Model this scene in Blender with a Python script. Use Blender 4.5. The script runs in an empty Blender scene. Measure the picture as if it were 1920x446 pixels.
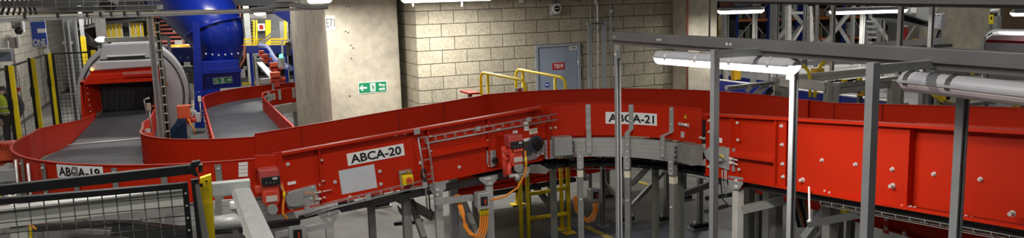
import bpy, math, random
from mathutils import Vector, Matrix
random.seed(7)
V = Vector
scene = bpy.context.scene
# ---------------------------------------------------------------- camera
FPX = 1473.1
RX = V((0.92091678, -0.38861323, -0.02986721)); UX = V((0.08569172, 0.12712074, 0.98817875)); FX = V((0.38022259, 0.91258976, -0.15036856))
CAM = V((0, 0, 3.0))
cd = bpy.data.cameras.new('camera'); cam = bpy.data.objects.new('camera', cd); scene.collection.objects.link(cam)
cd.sensor_width = 36; cd.sensor_fit = 'HORIZONTAL'; cd.lens = FPX / 1920 * 36; cd.clip_start = .05; cd.clip_end = 300
m = Matrix((RX, UX, -FX)).transposed().to_4x4(); m.translation = CAM; cam.matrix_world = m
scene.camera = cam
# ---------------------------------------------------------------- world, exposure
w = bpy.data.worlds.new('world'); scene.world = w; w.use_nodes = True
w.node_tree.nodes['Background'].inputs[0].default_value = (.80, .86, .95, 1)
w.node_tree.nodes['Background'].inputs[1].default_value = .045
scene.view_settings.view_transform = 'Standard'; scene.view_settings.look = 'None'
scene.view_settings.exposure = 0.12; scene.view_settings.gamma = 1; scene.view_settings.use_curve_mapping = False
def area(name, loc, sx, sy, power, col=(1, .96, .9), rot=(0, 0, 0)):
    l = bpy.data.lights.new(name, 'AREA'); l.shape = 'RECTANGLE'; l.size = sx; l.size_y = sy; l.energy = power; l.color = col
    o = bpy.data.objects.new(name, l); o.location = loc; o.rotation_euler = rot; scene.collection.objects.link(o); return o
LAMPS = [((0.6, 3.8, 5.3), 1.6, .14, 235), ((-.5, 1.0, 5.3), 1.6, .14, 120), ((-2.5, 7.0, 5.3), 1.6, .14, 110), ((3.0, 9.6, 5.3), 1.6, .14, 10), ((8.5, 4, 5.3), 1.6, .14, 25),
         ((-1.5, 14.5, 5.3), 1.6, .14, 150), ((1.0, 19., 5.3), 1.6, .14, 330), ((-1.5, 25, 5.3), 1.6, .14, 650), ((3, 30, 5.3), 1.6, .14, 650), ((14, 12, 5.3), 1.6, .14, 170), ((20, 16, 5.3), 1.6, .14, 350),
         ((26, 26, 5.3), 1.6, .14, 500), ((19, 7, 5.3), 1.6, .14, 300), ((34, 20, 5.3), 1.6, .14, 600), ((12, 22, 5.3), 1.6, .14, 200), ((-3, 2, 5.3), 1.6, .14, 80)]
for L in LAMPS: area('ceiling_fill_light', (L[0][0], L[0][1], L[0][2] - .09), L[1], L[2], L[3] * .54)  # unseen fill lights, added overhead and balanced to brighten parts of the hall
# ---------------------------------------------------------------- picture ray -> place in the hall
def ray(px, py): return RX * (px - 960) + UX * (223 - py) + FX * FPX
def AX(px, py, X): d = ray(px, py); return CAM + d * (X / d.x)
def AY(px, py, Y): d = ray(px, py); return CAM + d * (Y / d.y)
def AZ(px, py, Z): d = ray(px, py); return CAM + d * ((Z - 3) / d.z)
def AD(px, py, D): return CAM + ray(px, py) * (D / FPX)
# ---------------------------------------------------------------- materials
MATS = {}
def mat(name, col, rough=.5, metal=0, var=.12, scale=6, bump=.0, bscale=60, emit=0, dirt=0, rnd=0, streak=0, alpha=1, trans=0, spec=.5):
    if name in MATS: return MATS[name]
    m = bpy.data.materials.new(name); m.use_nodes = True; nt = m.node_tree; N = nt.nodes; L = nt.links
    b = N['Principled BSDF']; b.inputs['Roughness'].default_value = rough; b.inputs['Metallic'].default_value = metal
    b.inputs['Specular IOR Level'].default_value = spec
    tc = N.new('ShaderNodeTexCoord'); 
    nz = N.new('ShaderNodeTexNoise'); nz.inputs['Scale'].default_value = scale; nz.inputs['Detail'].default_value = 5
    src = tc.outputs['Object']
    if streak:
        mp = N.new('ShaderNodeMapping'); mp.inputs['Scale'].default_value = (1, 1, streak); L.new(src, mp.inputs[0]); L.new(mp.outputs[0], nz.inputs['Vector'])
    else: L.new(src, nz.inputs['Vector'])
    rp = N.new('ShaderNodeMapRange'); rp.inputs[1].default_value = .3; rp.inputs[2].default_value = .7; rp.inputs[3].default_value = 1 - var; rp.inputs[4].default_value = 1 + var
    L.new(nz.outputs[0], rp.inputs[0])
    mx = N.new('ShaderNodeVectorMath'); mx.operation = 'SCALE'; mx.inputs[0].default_value = col[:3]; L.new(rp.outputs[0], mx.inputs['Scale'])
    out = mx.outputs[0]
    if rnd:
        oi = N.new('ShaderNodeObjectInfo'); r2 = N.new('ShaderNodeMapRange'); r2.inputs[3].default_value = 1 - rnd; r2.inputs[4].default_value = 1 + rnd; L.new(oi.outputs['Random'], r2.inputs[0])
        m2 = N.new('ShaderNodeVectorMath'); m2.operation = 'SCALE'; L.new(out, m2.inputs[0]); L.new(r2.outputs[0], m2.inputs['Scale']); out = m2.outputs[0]
    if dirt:
        n2 = N.new('ShaderNodeTexNoise'); n2.inputs['Scale'].default_value = scale * 4; n2.inputs['Detail'].default_value = 8; L.new(src, n2.inputs['Vector'])
        r3 = N.new('ShaderNodeMapRange'); r3.inputs[1].default_value = .35; r3.inputs[2].default_value = .65; r3.inputs[3].default_value = 1 - dirt; r3.inputs[4].default_value = 1 + dirt * .5; L.new(n2.outputs[0], r3.inputs[0])
        m3 = N.new('ShaderNodeVectorMath'); m3.operation = 'SCALE'; L.new(out, m3.inputs[0]); L.new(r3.outputs[0], m3.inputs['Scale']); out = m3.outputs[0]
    L.new(out, b.inputs['Base Color'])
    if bump:
        n4 = N.new('ShaderNodeTexNoise'); n4.inputs['Scale'].default_value = bscale; n4.inputs['Detail'].default_value = 4; L.new(src, n4.inputs['Vector'])
        bp = N.new('ShaderNodeBump'); bp.inputs['Strength'].default_value = bump; bp.inputs['Distance'].default_value = .01; L.new(n4.outputs[0], bp.inputs['Height']); L.new(bp.outputs[0], b.inputs['Normal'])
    if emit:
        b.inputs['Emission Color'].default_value = (*col[:3], 1); b.inputs['Emission Strength'].default_value = emit
    if alpha < 1: b.inputs['Alpha'].default_value = alpha
    if trans: b.inputs['Transmission Weight'].default_value = trans
    MATS[name] = m; return m
RED = mat('red_paint', (.50, .020, .003), .5, spec=.18, var=.06, scale=2, bump=.05, bscale=250)
REDD = mat('red_drive', (.62, .06, .03), .42, var=.1, scale=9)
REDO = mat('orange_red_box', (.62, .09, .03), .5, var=.1)
BELT = mat('belt_rubber', (.028, .031, .038), .5, spec=.3, var=.25, scale=3, bump=.1, bscale=300, streak=.3)
BELTW = mat('belt_worn', (.040, .045, .058), .55, spec=.3, var=.3, scale=3, bump=.05, bscale=200)
GALV = mat('galvanised_steel', (.44, .45, .44), .42, .4, var=.09, scale=14, dirt=.06)
GALVD = mat('dull_galvanised_steel', (.27, .27, .25), .5, .3, var=.1, scale=10, dirt=.08)
ALU = mat('aluminium', (.56, .56, .54), .36, .5, var=.08, scale=8)
ALUW = mat('pale_aluminium', (.50, .50, .48), .45, .25, var=.06, scale=6)
BEAM = mat('grey_beam_paint', (.17, .165, .165), .45, .3, var=.1, scale=4)
STEEL = mat('bright_steel', (.80, .79, .76), .35, .45, var=.1, scale=20)
DKSTEEL = mat('dark_steel', (.09, .09, .09), .45, .4, var=.15)
BLACK = mat('black_plastic', (.012, .012, .013), .42, var=.2)
BLACKR = mat('black_rubber', (.02, .02, .02), .6, var=.2)
YEL = mat('yellow_paint', (.80, .58, .02), .38, var=.08, scale=8)
YELP = mat('bright_yellow_paint', (.88, .66, .01), .4, var=.06, scale=8)
ORANGE = mat('orange_cable', (.80, .25, .02), .4, var=.1)
ORNG = mat('orange_paint', (.62, .17, .03), .5, var=.12)
BLUE = mat('blue_paint', (.006, .022, .26), .25, var=.08, scale=3)
BLUER = mat('blue_rack_paint', (.02, .05, .30), .45, var=.1)
BLUEB = mat('blue_base_paint', (.02, .06, .16), .4, var=.15)
WHITE = mat('white_plastic', (.82, .82, .80), .45, var=.03)
LABEL = mat('label_white', (.85, .85, .83), .5, var=.02)
INK = mat('ink_black', (.01, .01, .01), .5, var=.0)
GREYP = mat('grey_plastic', (.42, .43, .45), .45, var=.06, scale=3)
GREYL = mat('pale_grey_housing', (.46, .46, .49), .42, var=.05, scale=2)
GREYM = mat('grey_cover', (.36, .37, .36), .4, .3, var=.08)
CONC = mat('column_concrete', (.46, .42, .335), .85, var=.16, scale=1.6, bump=.25, bscale=40, dirt=.12)
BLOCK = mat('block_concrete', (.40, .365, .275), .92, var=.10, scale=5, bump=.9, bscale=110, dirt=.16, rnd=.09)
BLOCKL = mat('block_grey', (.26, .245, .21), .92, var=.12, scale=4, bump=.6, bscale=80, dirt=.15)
MORTAR = mat('mortar', (.055, .05, .04), .95, var=.15, scale=12)
FLOORM = mat('floor_concrete', (.15, .148, .138), .6, var=.25, scale=.7, bump=.08, bscale=30, dirt=.15)
PAINTF = mat('floor_paint_blue', (.085, .095, .125), .42, var=.15, scale=1.5, dirt=.1)
LINE = mat('floor_line_yellow', (.42, .34, .06), .6, var=.3, scale=7)
CEIL = mat('ceiling_dark', (.12, .12, .12), .9, var=.15)
DOORM = mat('door_paint', (.24, .29, .37), .42, var=.05, scale=2)
GREENM = mat('green_sign', (.0, .22, .09), .5, var=.02)
BLUES = mat('blue_sign', (.01, .05, .36), .45, var=.04)
REDS = mat('red_sign', (.42, .02, .02), .5, var=.02)
GLOW = mat('tube_glow', (1, .97, .92), .5, emit=5, var=0)
GLOWB = mat('lamp_glow_far', (1, .98, .95), .5, emit=4, var=0)
DIFF = mat('frosted_diffuser', (.66, .56, .57), .5, var=.03, scale=3)
BROWN = mat('brown_mesh_panel', (.16, .10, .055), .7, var=.15)
SKIN = mat('skin', (.55, .33, .24), .5, var=.05)
HIVIS = mat('high_visibility_yellow', (.62, .80, .04), .6, var=.1)
CLOTH = mat('dark_cloth', (.05, .05, .06), .8, var=.2)
CREAM = mat('cream_tape', (.72, .68, .52), .6, var=.05)
MAROON = mat('maroon_belt', (.48, .13, .11), .4, var=.15)
PALEF = mat('pale_grey_surface', (.50, .50, .50), .4, var=.1, scale=1)
# ---------------------------------------------------------------- object helpers
OFF = {}
COL = scene.collection
def tag(o, label=None, cat=None, group=None, kind=None):
    if label: o['label'] = label
    if cat: o['category'] = cat
    if group: o['group'] = group
    if kind: o['kind'] = kind
    return o
def T(name, label, cat, loc=(0, 0, 0), group=None):
    o = bpy.data.objects.new(name, None); COL.objects.link(o); o.location = loc; o.empty_display_size = .1; OFF[o.name] = V(loc)
    return tag(o, label, cat, group)
def dup(o, parent=None, delta=None, label=None):
    c = o.copy(); COL.objects.link(c); c.parent = parent
    OFF[c.name] = OFF[o.name].copy()
    if delta is not None: c.location = o.location + V(delta)
    if label: c['label'] = label
    for ch in list(o.children): dup(ch, c)
    return c
Z = V((0, 0, 1))
class M:
    def __init__(s): s.v = []; s.f = []; s.sm = []
    def add(s, vs, fs, sm=False):
        b = len(s.v); s.v += [V(p) for p in vs]; s.f += [[i + b for i in f] for f in fs]; s.sm += [sm] * len(fs); return s
    def hexa(s, p): return s.add(p, [(0, 3, 2, 1), (4, 5, 6, 7), (0, 1, 5, 4), (1, 2, 6, 5), (2, 3, 7, 6), (3, 0, 4, 7)])
    def box(s, c, d, rz=0):
        c = V(c); hx, hy, hz = d[0] / 2, d[1] / 2, d[2] / 2; R = Matrix.Rotation(rz, 3, 'Z')
        return s.hexa([c + R @ V(q) for q in ((-hx, -hy, -hz), (hx, -hy, -hz), (hx, hy, -hz), (-hx, hy, -hz), (-hx, -hy, hz), (hx, -hy, hz), (hx, hy, hz), (-hx, hy, hz))])
    def ab(s, a, b):
        a = V(a); b = V(b); return s.box((a + b) / 2, [abs(b[i] - a[i]) for i in range(3)])
    def bar(s, a, b, w, h, up=Z):
        a = V(a); b = V(b); d = (b - a).normalized(); up = V(up)
        if abs(d.dot(up)) > .98: up = V((0, 1, 0))
        x = d.cross(up).normalized() * w / 2; y = x.cross(d).normalized() * h / 2
        return s.hexa([a - x - y, a + x - y, a + x + y, a - x + y, b - x - y, b + x - y, b + x + y, b - x + y])
    def channel(s, a, b, w, h, up=Z, t=.006):   # strut channel open on the -up side
        a = V(a); b = V(b); d = (b - a).normalized(); up = V(up)
        if abs(d.dot(up)) > .98: up = V((0, 1, 0))
        x = d.cross(up).normalized(); y = x.cross(d).normalized()
        pr = [(-w/2, -h/2), (-w/2, h/2), (w/2, h/2), (w/2, -h/2), (w/4, -h/2), (w/4, -h/2 + t), (w/2 - t, -h/2 + t), (w/2 - t, h/2 - t), (-w/2 + t, h/2 - t), (-w/2 + t, -h/2 + t), (-w/4, -h/2 + t), (-w/4, -h/2)]
        return s.rings([[p + x * u + y * v for u, v in pr] for p in (a, b)])
    def rings(s, R, caps=True, sm=False, close=True):
        n = len(R[0]); vs = [p for r in R for p in r]; fs = []
        for i in range(len(R) - 1):
            for j in range(n if close else n - 1):
                k = (j + 1) % n; fs.append((i * n + j, i * n + k, (i + 1) * n + k, (i + 1) * n + j))
        s.add(vs, fs, sm)
        if caps and close:
            b = len(s.v) - len(vs); s.f += [[b + i for i in range(n)][::-1], [b + (len(R) - 1) * n + i for i in range(n)]]; s.sm += [False, False]
        return s
    def tube(s, pts, r, n=8, caps=True):
        pts = [V(p) for p in pts]; rr = r if isinstance(r, (list, tuple)) else [r] * len(pts); R = []; u = None
        for i, p in enumerate(pts):
            d = ((pts[min(i + 1, len(pts) - 1)] - pts[max(i - 1, 0)])).normalized()
            if u is None: u = d.orthogonal().normalized()
            else: u = (u - d * u.dot(d)).normalized()
            w_ = d.cross(u); R.append([p + (u * math.cos(a) + w_ * math.sin(a)) * rr[i] for a in [2 * math.pi * k / n for k in range(n)]])
        return s.rings(R, caps, True)
    def sweep(s, path, prof, close=True):
        # path: 3D points; prof: (horizontal offset to the right-hand side of travel, z offset)
        path = [V(p) for p in path]; R = []
        for i, p in enumerate(path):
            a = path[max(i - 1, 0)]; b = path[min(i + 1, len(path) - 1)]; d = (b - a); d.z = 0; d.normalize(); n = V((d.y, -d.x, 0))
            if 0 < i < len(path) - 1:
                d1 = (p - a); d1.z = 0; d1.normalize(); c = max(.5, abs(d1.dot(d))); n = n / c
            R.append([p + n * u + Z * v for u, v in prof])
        return s.rings(R, close=close)
    def prism(s, poly, vec):
        poly = [V(p) for p in poly]; return s.rings([poly, [p + V(vec) for p in poly]])
    def disc(s, c, ax, r, h, n=12, r2=None):
        c = V(c); ax = V(ax).normalized(); return s.tube([c, c + ax * h], [r, r if r2 is None else r2], n)
    def ball(s, c, r, n=10, m=7, sc=(1, 1, 1)):
        c = V(c); R = []
        for i in range(m + 1):
            t = math.pi * i / m; t = min(max(t, .02), math.pi - .02)
            R.append([c + V((r * sc[0] * math.sin(t) * math.cos(2 * math.pi * k / n), r * sc[1] * math.sin(t) * math.sin(2 * math.pi * k / n), r * sc[2] * math.cos(t))) for k in range(n)])
        return s.rings(R, True, True)
    def build(s, name, m, parent=None, stuff=False, bevel=0, label=None):
        off = OFF[parent.name] if parent else V((0, 0, 0))
        me = bpy.data.meshes.new(name); me.from_pydata([p - off for p in s.v], [], s.f); me.polygons.foreach_set('use_smooth', s.sm); me.update()
        me.materials.append(m)
        o = bpy.data.objects.new(name, me); COL.objects.link(o); OFF[o.name] = off
        if parent: o.parent = parent
        if stuff: o['kind'] = 'stuff'
        if label: o['label'] = label
        if bevel:
            md = o.modifiers.new('b', 'BEVEL'); md.width = bevel; md.segments = 2; md.limit_method = 'ANGLE'
        import bmesh
        bm = bmesh.new(); bm.from_mesh(me); bmesh.ops.recalc_face_normals(bm, faces=bm.faces); bm.to_mesh(me); bm.free()
        return o
def top(M_, name, m, label, cat, group=None, **k): return tag(M_.build(name, m, **k), label, cat, group)
def text(name, s, fn, h, w=None, m=None, parent=None, bold=.012, sub=0):
    c = bpy.data.curves.new('t', 'FONT'); c.body = s; c.size = 1; c.offset = bold; c.resolution_u = 3; c.align_x = 'CENTER'; c.align_y = 'CENTER'
    o = bpy.data.objects.new('t', c); COL.objects.link(o); dg = bpy.context.evaluated_depsgraph_get()
    me = bpy.data.meshes.new_from_object(o.evaluated_get(dg)); bpy.data.objects.remove(o)
    xs = [v.co.x for v in me.vertices]; ys = [v.co.y for v in me.vertices]
    cx, cy = (max(xs) + min(xs)) / 2, (max(ys) + min(ys)) / 2; sy = h / (max(ys) - min(ys)); sx = (w / (max(xs) - min(xs))) if w else sy
    off = OFF[parent.name] if parent else V((0, 0, 0))
    for v in me.vertices: v.co = fn((v.co.x - cx) * sx, (v.co.y - cy) * sy) - off
    me.materials.clear(); me.materials.append(m or INK)
    r = bpy.data.objects.new(name, me); COL.objects.link(r); OFF[r.name] = off
    if parent: r.parent = parent
    return r
def plane_fn(c, u, v, n=.002):
    c, u, v = V(c), V(u).normalized(), V(v).normalized(); k = u.cross(v).normalized()
    return lambda a, b: c + u * a + v * b + k * n
def plate(c, u, v, w, h, t, m, name, parent, **k):   # thin plate whose front is u x v
    c, u, v = V(c), V(u).normalized(), V(v).normalized(); n = u.cross(v).normalized()
    q = [c - u * w / 2 - v * h / 2, c + u * w / 2 - v * h / 2, c + u * w / 2 + v * h / 2, c - u * w / 2 + v * h / 2]
    return M().prism([p - n * t for p in q], n * t).build(name, m, parent, **k)
def bolt_m(c, n, r=.011, L=.012):
    return M().disc(c, n, r * 1.5, L * .25, 10).disc(V(c) + V(n).normalized() * L * .25, n, r, L, 6)
def arc(c, R, a0, a1, z, n=24):
    zz = z if callable(z) else (lambda t: z)
    return [V((c[0] + R * math.cos(math.radians(a0 + (a1 - a0) * i / n)), c[1] + R * math.sin(math.radians(a0 + (a1 - a0) * i / n)), zz(i / n))) for i in range(n + 1)]
XU, YU = V((1, 0, 0)), V((0, 1, 0))
def hang(t, p, r=.012, z=5.6): return M().tube([V(p), V((p[0], p[1], z))], r, 6).build('hanger', GALVD, t)
def stand(t, p, r=.02): return M().box((p[0], p[1], p[2] / 2), (r * 2, r * 2, p[2])).build('stand', GALVD, t)
# ================================================================ SETTING
def struct(o): o['kind'] = 'structure'; return o
floor = struct(M().ab((-6, -3, -.1), (48, 52, 0)).build('floor', FLOORM))
path = [AZ(985, 446, 0), AZ(1040, 432, 0), AZ(1090, 420, 0), AZ(1150, 413.5, 0), AZ(1210, 413, 0), AZ(1270, 417, 0), AZ(1330, 425, 0), AZ(1400, 440, 0), AZ(1440, 452, 0)]
back = [V((p.x - 3.2, p.y - 3.6, 0)) for p in reversed(path)]
M().prism([p + Z * .001 for p in path + back], Z * .004).build('painted_walkway', PAINTF, floor)
def strip(a, b, w_, name='yellow_line'): M().bar(a + Z * .007, b + Z * .007, w_, .003).build(name, LINE, floor)
strip(AZ(1096, 424, 0), AZ(1150, 450, 0), .09); strip(AZ(1195, 340, 0), AZ(1235, 353, 0), .1)
strip(AZ(428, 205, 0), AZ(432, 150, 0), .15); strip(AZ(648, 356, 0), AZ(742, 345, 0), .22)
for i in range(7): M().bar(AZ(352, 222 - i * 12, .008), AZ(372, 218 - i * 12, .008), .14, .004).build('yellow_tread', LINE, floor)
struct(M().ab((-6, -3, 5.6), (48, 52, 5.8)).build('ceiling', CEIL))
c = M()
for i in range(9): c.ab((-6, 1 + i * 5.4, 5.35), (48, 1.25 + i * 5.4, 5.6))
struct(c.build('trim_1', CEIL))
WY = 12.95; WX = 3.69
wb = struct(M().ab((WX + .02, WY + .012, 0), (8.9, WY + .3, 5.6)).build('wall_back', MORTAR))
def blocks(parent, org, ud, nd, length, z0, z1, lo, hi, holes=(), first_half=0, half=.221):
    # blocks laid course by course; those between lo and hi are separate pieces, the others one joined part
    rest = M(); k = 0; zc = .141 - .225
    while zc < z1:
        xs = []; x = 0.0
        if (k + first_half) % 2 == 0: xs.append((0, half)); x = half + .01
        while x < length: xs.append((x, min(x + .437, length))); x += .45
        a, b = zc + .012, zc + .225
        a = max(a, z0)
        if b > a + .03:
            for (x0, x1) in xs:
                for (h0, h1, hz) in holes:
                    if a < hz and x1 > h0 and x0 < h1:
                        if x0 < h0: x1 = h0
                        elif x1 > h1: x0 = h1
                        else: x1 = x0
                if x1 - x0 < .03: continue
                p = V(org) + ud * x0; q = V(org) + ud * x1; d = .0 + random.uniform(-.003, .002)
                mm = rest if not (lo <= zc <= hi) else M()
                P = [p + nd * d, q + nd * d, q - nd * .06, p - nd * .06]
                mm.prism([s + Z * a for s in P], Z * (b - a))
                if mm is not rest: mm.build('block', BLOCK, parent)
        zc += .225; k += 1
    if rest.v: rest.build('upper_and_lower_blocks', BLOCK, parent, stuff=True)
blocks(wb, (WX, WY, 0), XU, -YU, 5.14, 0, 5.6, .95, 3.5, [(5.885 - WX, 6.80 - WX, 2.17)])
ws = struct(M().ab((WX + .012, WY + .02, 0), (WX + .3, 16.6, 5.6)).build('wall_side', MORTAR))
blocks(ws, (WX, WY + .005, 0), YU, -XU, 3.6, 0, 5.6, .95, 3.5, (), 1, .2)
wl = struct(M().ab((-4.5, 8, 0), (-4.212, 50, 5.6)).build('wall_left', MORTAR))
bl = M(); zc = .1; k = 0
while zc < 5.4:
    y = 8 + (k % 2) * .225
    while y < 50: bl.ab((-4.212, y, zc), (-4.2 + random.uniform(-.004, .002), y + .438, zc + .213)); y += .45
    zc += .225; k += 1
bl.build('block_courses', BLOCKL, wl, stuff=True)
struct(M().ab((-6, 50, 0), (48, 50.3, 5.6)).build('wall_far', mat('far_wall', (.20, .19, .17), .9)))
struct(M().ab((46, -3, 0), (46.3, 50, 5.6)).build('wall_right', mat('far_wall2', (.20, .19, .17), .9)))
# door T019
door = struct(M().ab((5.93, WY - .005, 0), (6.755, WY + .05, 2.125)).build('door_1', DOORM))
fr = M(); [fr.ab(a, b) for a, b in (((5.885, WY - .03, 0), (5.93, WY + .1, 2.17)), ((6.755, WY - .03, 0), (6.80, WY + .1, 2.17)), ((5.93, WY - .03, 2.125), (6.755, WY + .1, 2.17)))]
fr.build('door_frame', mat('door_frame_grey', (.26, .29, .33), .45), door)
for zz in (.5, 1.75): M().tube([(6.745, WY - .03, zz), (6.745, WY - .03, zz + .1)], .012).build('hinge', STEEL, door)
pl = plate(AY(1047, 124, WY - .012), XU, Z, .245, .125, .006, REDS, 'door_sign', door)
text('lettering', 'T019', plane_fn(AY(1047, 124, WY - .014), XU, Z), .075, .18, WHITE, pl, .02)
pl = plate(AY(1075, 89.5, WY - .012), XU, Z, .155, .07, .005, LABEL, 'number_plate', door)
text('lettering', '30180-', plane_fn(AY(1075, 89.5, WY - .014), XU, Z), .04, .13, INK, pl, .015)
d = M().disc(AY(1026, 159, WY - .006), -YU, .045, .004, 24).build('round_sticker', BLUES, door)
M().bar(AY(1023, 159, WY - .014), AY(1029, 159, WY - .014), .004, .02).build('sticker_mark', WHITE, d)
for sx in (1034, 1061): M().bar(AY(sx, 130, WY - .007), AY(sx + 5, 127, WY - .007), .002, .01).build('tape_mark', mat('tape_mark', (.55, .57, .6), .5), door)
M().ab((5.98, WY - .05, 1.0), (6.02, WY - .006, 1.03)).ab((5.98, WY - .06, .99), (6.10, WY - .045, 1.02)).build('door_handle', STEEL, door)
# columns
def column(name, label, poly, m=CONC, z1=5.6):
    t = tag(M().prism([V((x, y, 0)) for x, y in poly], Z * z1).build(name, m, bevel=.02), label, 'column'); return t
col = column('concrete_column', 'big square concrete column with a green exit sign, in the middle left', [(AY(618, 150, 13.6).x, 13.6), (AY(750, 120, 13.6).x, 13.6), (AY(750, 120, 13.6).x, 18.2), (AY(618, 150, 13.6).x, 18.2)])
hol = M()
for a in ((648, 59), (653, 61), (658, 85), (662, 90), (659, 110), (656, 180), (650, 12), (655, 12)): hol.disc(AY(a[0], a[1], 13.599), -YU, .014, .003, 8)
hol.build('fixing_holes', DKSTEEL, col, stuff=True)
xr = AX(1290, 40, 8.84); 
column('concrete_column', 'concrete column at the right end of the block wall, copper pipe on its corner', [(8.84, xr.y), (AY(1345, 40, xr.y).x, xr.y), (AY(1345, 40, xr.y).x, WY + .8), (8.84, WY + .8)])
p = AX(1291, 40, 8.8)
top(M().tube([(8.80, xr.y - .04, 0), (8.80, xr.y - .04, 5.5)], .02, 8), 'copper_pipe', mat('copper_pipe_red', (.30, .10, .06), .5), 'thin reddish vertical pipe on the corner of the right concrete column', 'pipe')
a = AD(1766, 30, 20); b = AD(1857, 30, 20)
column('concrete_column', 'pale concrete column far right, behind the grey beam', [(a.x, a.y), (b.x, b.y), (b.x + .6, b.y + 1.1), (a.x + .6, a.y + 1.1)])
# E71 plate, exit signs
t = tag(plate(AY(620, 43, 13.59), XU, Z, .17, .25, .006, mat('plate_cream', (.62, .60, .52), .6), 'column_plate', None), 'small pale plate lettered E71 on the lit corner of the column', 'sign')
text('lettering', 'E71', plane_fn(AY(619.5, 43, 13.582), XU, Z), .14, .145, mat('plate_ink', (.12, .13, .14), .6), t, .0)
def exit_sign(name, label, c, u, v, w_, h, flip):
    n = u.cross(v); t = T(name, label, 'sign', tuple(c)); 
    plate(c, u, v, w_, h, .006, WHITE, 'backing', t); plate(c + n * .003, u, v, w_ * .95, h * .88, .003, GREENM, 'green_face', t)
    s = -1 if flip else 1; q = c + n * .004
    ar = c - u * s * w_ * .33 + n * .005; e = -s
    a_ = M().prism([ar + u * e * h * .34, ar + v * h * .26 + u * e * h * .10, ar + v * h * .26 - u * e * 0.02 * h, ar + v * h * .08 + u * e * h * .13, ar + v * h * .08 - u * e * h * .32, ar - v * h * .08 - u * e * h * .32, ar - v * h * .08 + u * e * h * .13, ar - v * h * .26 - u * e * .02 * h, ar - v * h * .26 + u * e * h * .10], n * .002)
    a_.build('arrow', WHITE, t)
    plate(q + n * .001, u, v, h * .46, h * .72, .002, WHITE, 'doorway_symbol', t)
    r = q + n * .003; g = M(); r2 = lambda a, b, c2, d2, k=.06: g.bar(r + u * a * h + v * b * h, r + u * c2 * h + v * d2 * h, .004, k * h, up=n.cross((u * (c2 - a) + v * (d2 - b))).normalized())
    sg = e
    r2(0, .12, -.04 * sg, -.06, .09); r2(-.04 * sg, -.06, .10 * sg, -.14); r2(.10 * sg, -.14, .08 * sg, -.28); r2(-.04 * sg, -.06, -.10 * sg, -.2); r2(-.10 * sg, -.2, -.2 * sg, -.26); r2(0, .1, .14 * sg, .02); r2(0, .1, -.14 * sg, .0)
    g.disc(r + v * h * .22 + u * sg * h * .04, n, h * .06, .002, 10); g.build('running_figure', GREENM, t)
    f = plane_fn(c + u * s * w_ * .32 + v * h * .16 + n * .003, u, v); text('lettering', 'Fire', f, h * .25, None, WHITE, t, .03)
    f = plane_fn(c + u * s * w_ * .32 - v * h * .18 + n * .003, u, v); text('lettering', 'exit', f, h * .25, None, WHITE, t, .03)
    return t
exit_sign('exit_sign', 'green fire exit sign with a left arrow on the big concrete column', AY(699, 163.5, 13.59), XU, Z, .51, .20, False)

# ================================================================ CONVEYORS
C21 = (3.42, 6.28); RI, RO = 1.17, 2.42
C19 = (.66, 9.90)
z20 = lambda x: 1.67 + .0815 * (x - .69)
z22 = lambda y: 1.88 - .0889 * (y - 6.01)
GUARD = [(-.005, -.35), (.005, -.35), (.005, -.004), (.014, -.004), (.014, .004), (-.014, .004), (-.014, -.004), (-.005, -.004)]
def guard(name, parent, pts, h=.35, joints=(), prof=None, m=RED):
    pr = prof or [(u, v if v > -.1 else -h) for u, v in GUARD]
    o = M().sweep(pts, pr).build(name, m, parent)
    return o
def belt(parent, inner, outer, z=-.335, m=BELT, th=.012):
    R = []
    for a, b in zip(inner, outer): R.append([V(a) + Z * z, V(b) + Z * z, V(b) + Z * (z - th), V(a) + Z * (z - th)])
    return M().rings(R).build('belt', m, parent)
def nameplate(name, s, parent, f, w_, h, tw, th_):
    n = 16; R = []
    for i in range(n + 1):
        u = -w_ / 2 + w_ * i / n; a, b = f(u, -h / 2), f(u, h / 2); k = f(u, 0, .004) - f(u, 0)
        R.append([a, b, b - k, a - k])
    o = M().rings(R).build(name, LABEL, parent)
    text('lettering', s, lambda a, b: f(a, b, .0025), th_, tw, INK, o, .028)
    return o
# ---- ABCA-21 curve
c21 = T('curved_belt_conveyor', 'red curved belt conveyor lettered ABCA-21 on a silver ring support, in the centre', 'conveyor', (3.42, 6.28, 0))
inn = arc(C21, RI, 90, 0, 1.89, 28); out = arc(C21, RO, 94, -3, 1.89, 36)
guard('inner_guard', c21, arc(C21, RI, 91, -2, 1.89, 30)); 
guard('outer_guard', c21, out)
belt(c21, arc(C21, RI, 90, 0, 1.89, 28), arc(C21, RO, 90, 0, 1.89, 28), m=BELT)
RG = RI - .03   # ring lies inside the bend, below the guard
prof = [(-.0, 0), (-.0, -.05), (.008, -.055), (.008, -.06), (-.0, -.065), (-.0, -.095), (.008, -.10), (.008, -.105), (0, -.11), (0, -.14), (.008, -.145), (.008, -.15), (0, -.155), (0, -.20), (.05, -.20), (.05, 0)]
ring = M().sweep(arc(C21, RG - .025, 88, 8, 1.52, 30), [(-u, v) for u, v in prof]).build('support_ring', ALU, c21)
def ang21(px, py=230): # angle of the point on the inner guard seen at this pixel
    d = ray(px, py); a = d.x ** 2 + d.y ** 2; b = -2 * (d.x * C21[0] + d.y * C21[1]); cc = C21[0] ** 2 + C21[1] ** 2 - RI ** 2
    t = (-b + math.sqrt(b * b - 4 * a * cc)) / 2 / a; return math.degrees(math.atan2(d.y * t - C21[1], d.x * t - C21[0]))
def on21(a, z, dr=0): r = RI - dr; return V((C21[0] + r * math.cos(math.radians(a)), C21[1] + r * math.sin(math.radians(a)), z))
def fr21(a): n = V((-math.cos(math.radians(a)), -math.sin(math.radians(a)), 0)); return n, Z.cross(n)   # inward normal, tangent
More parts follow.
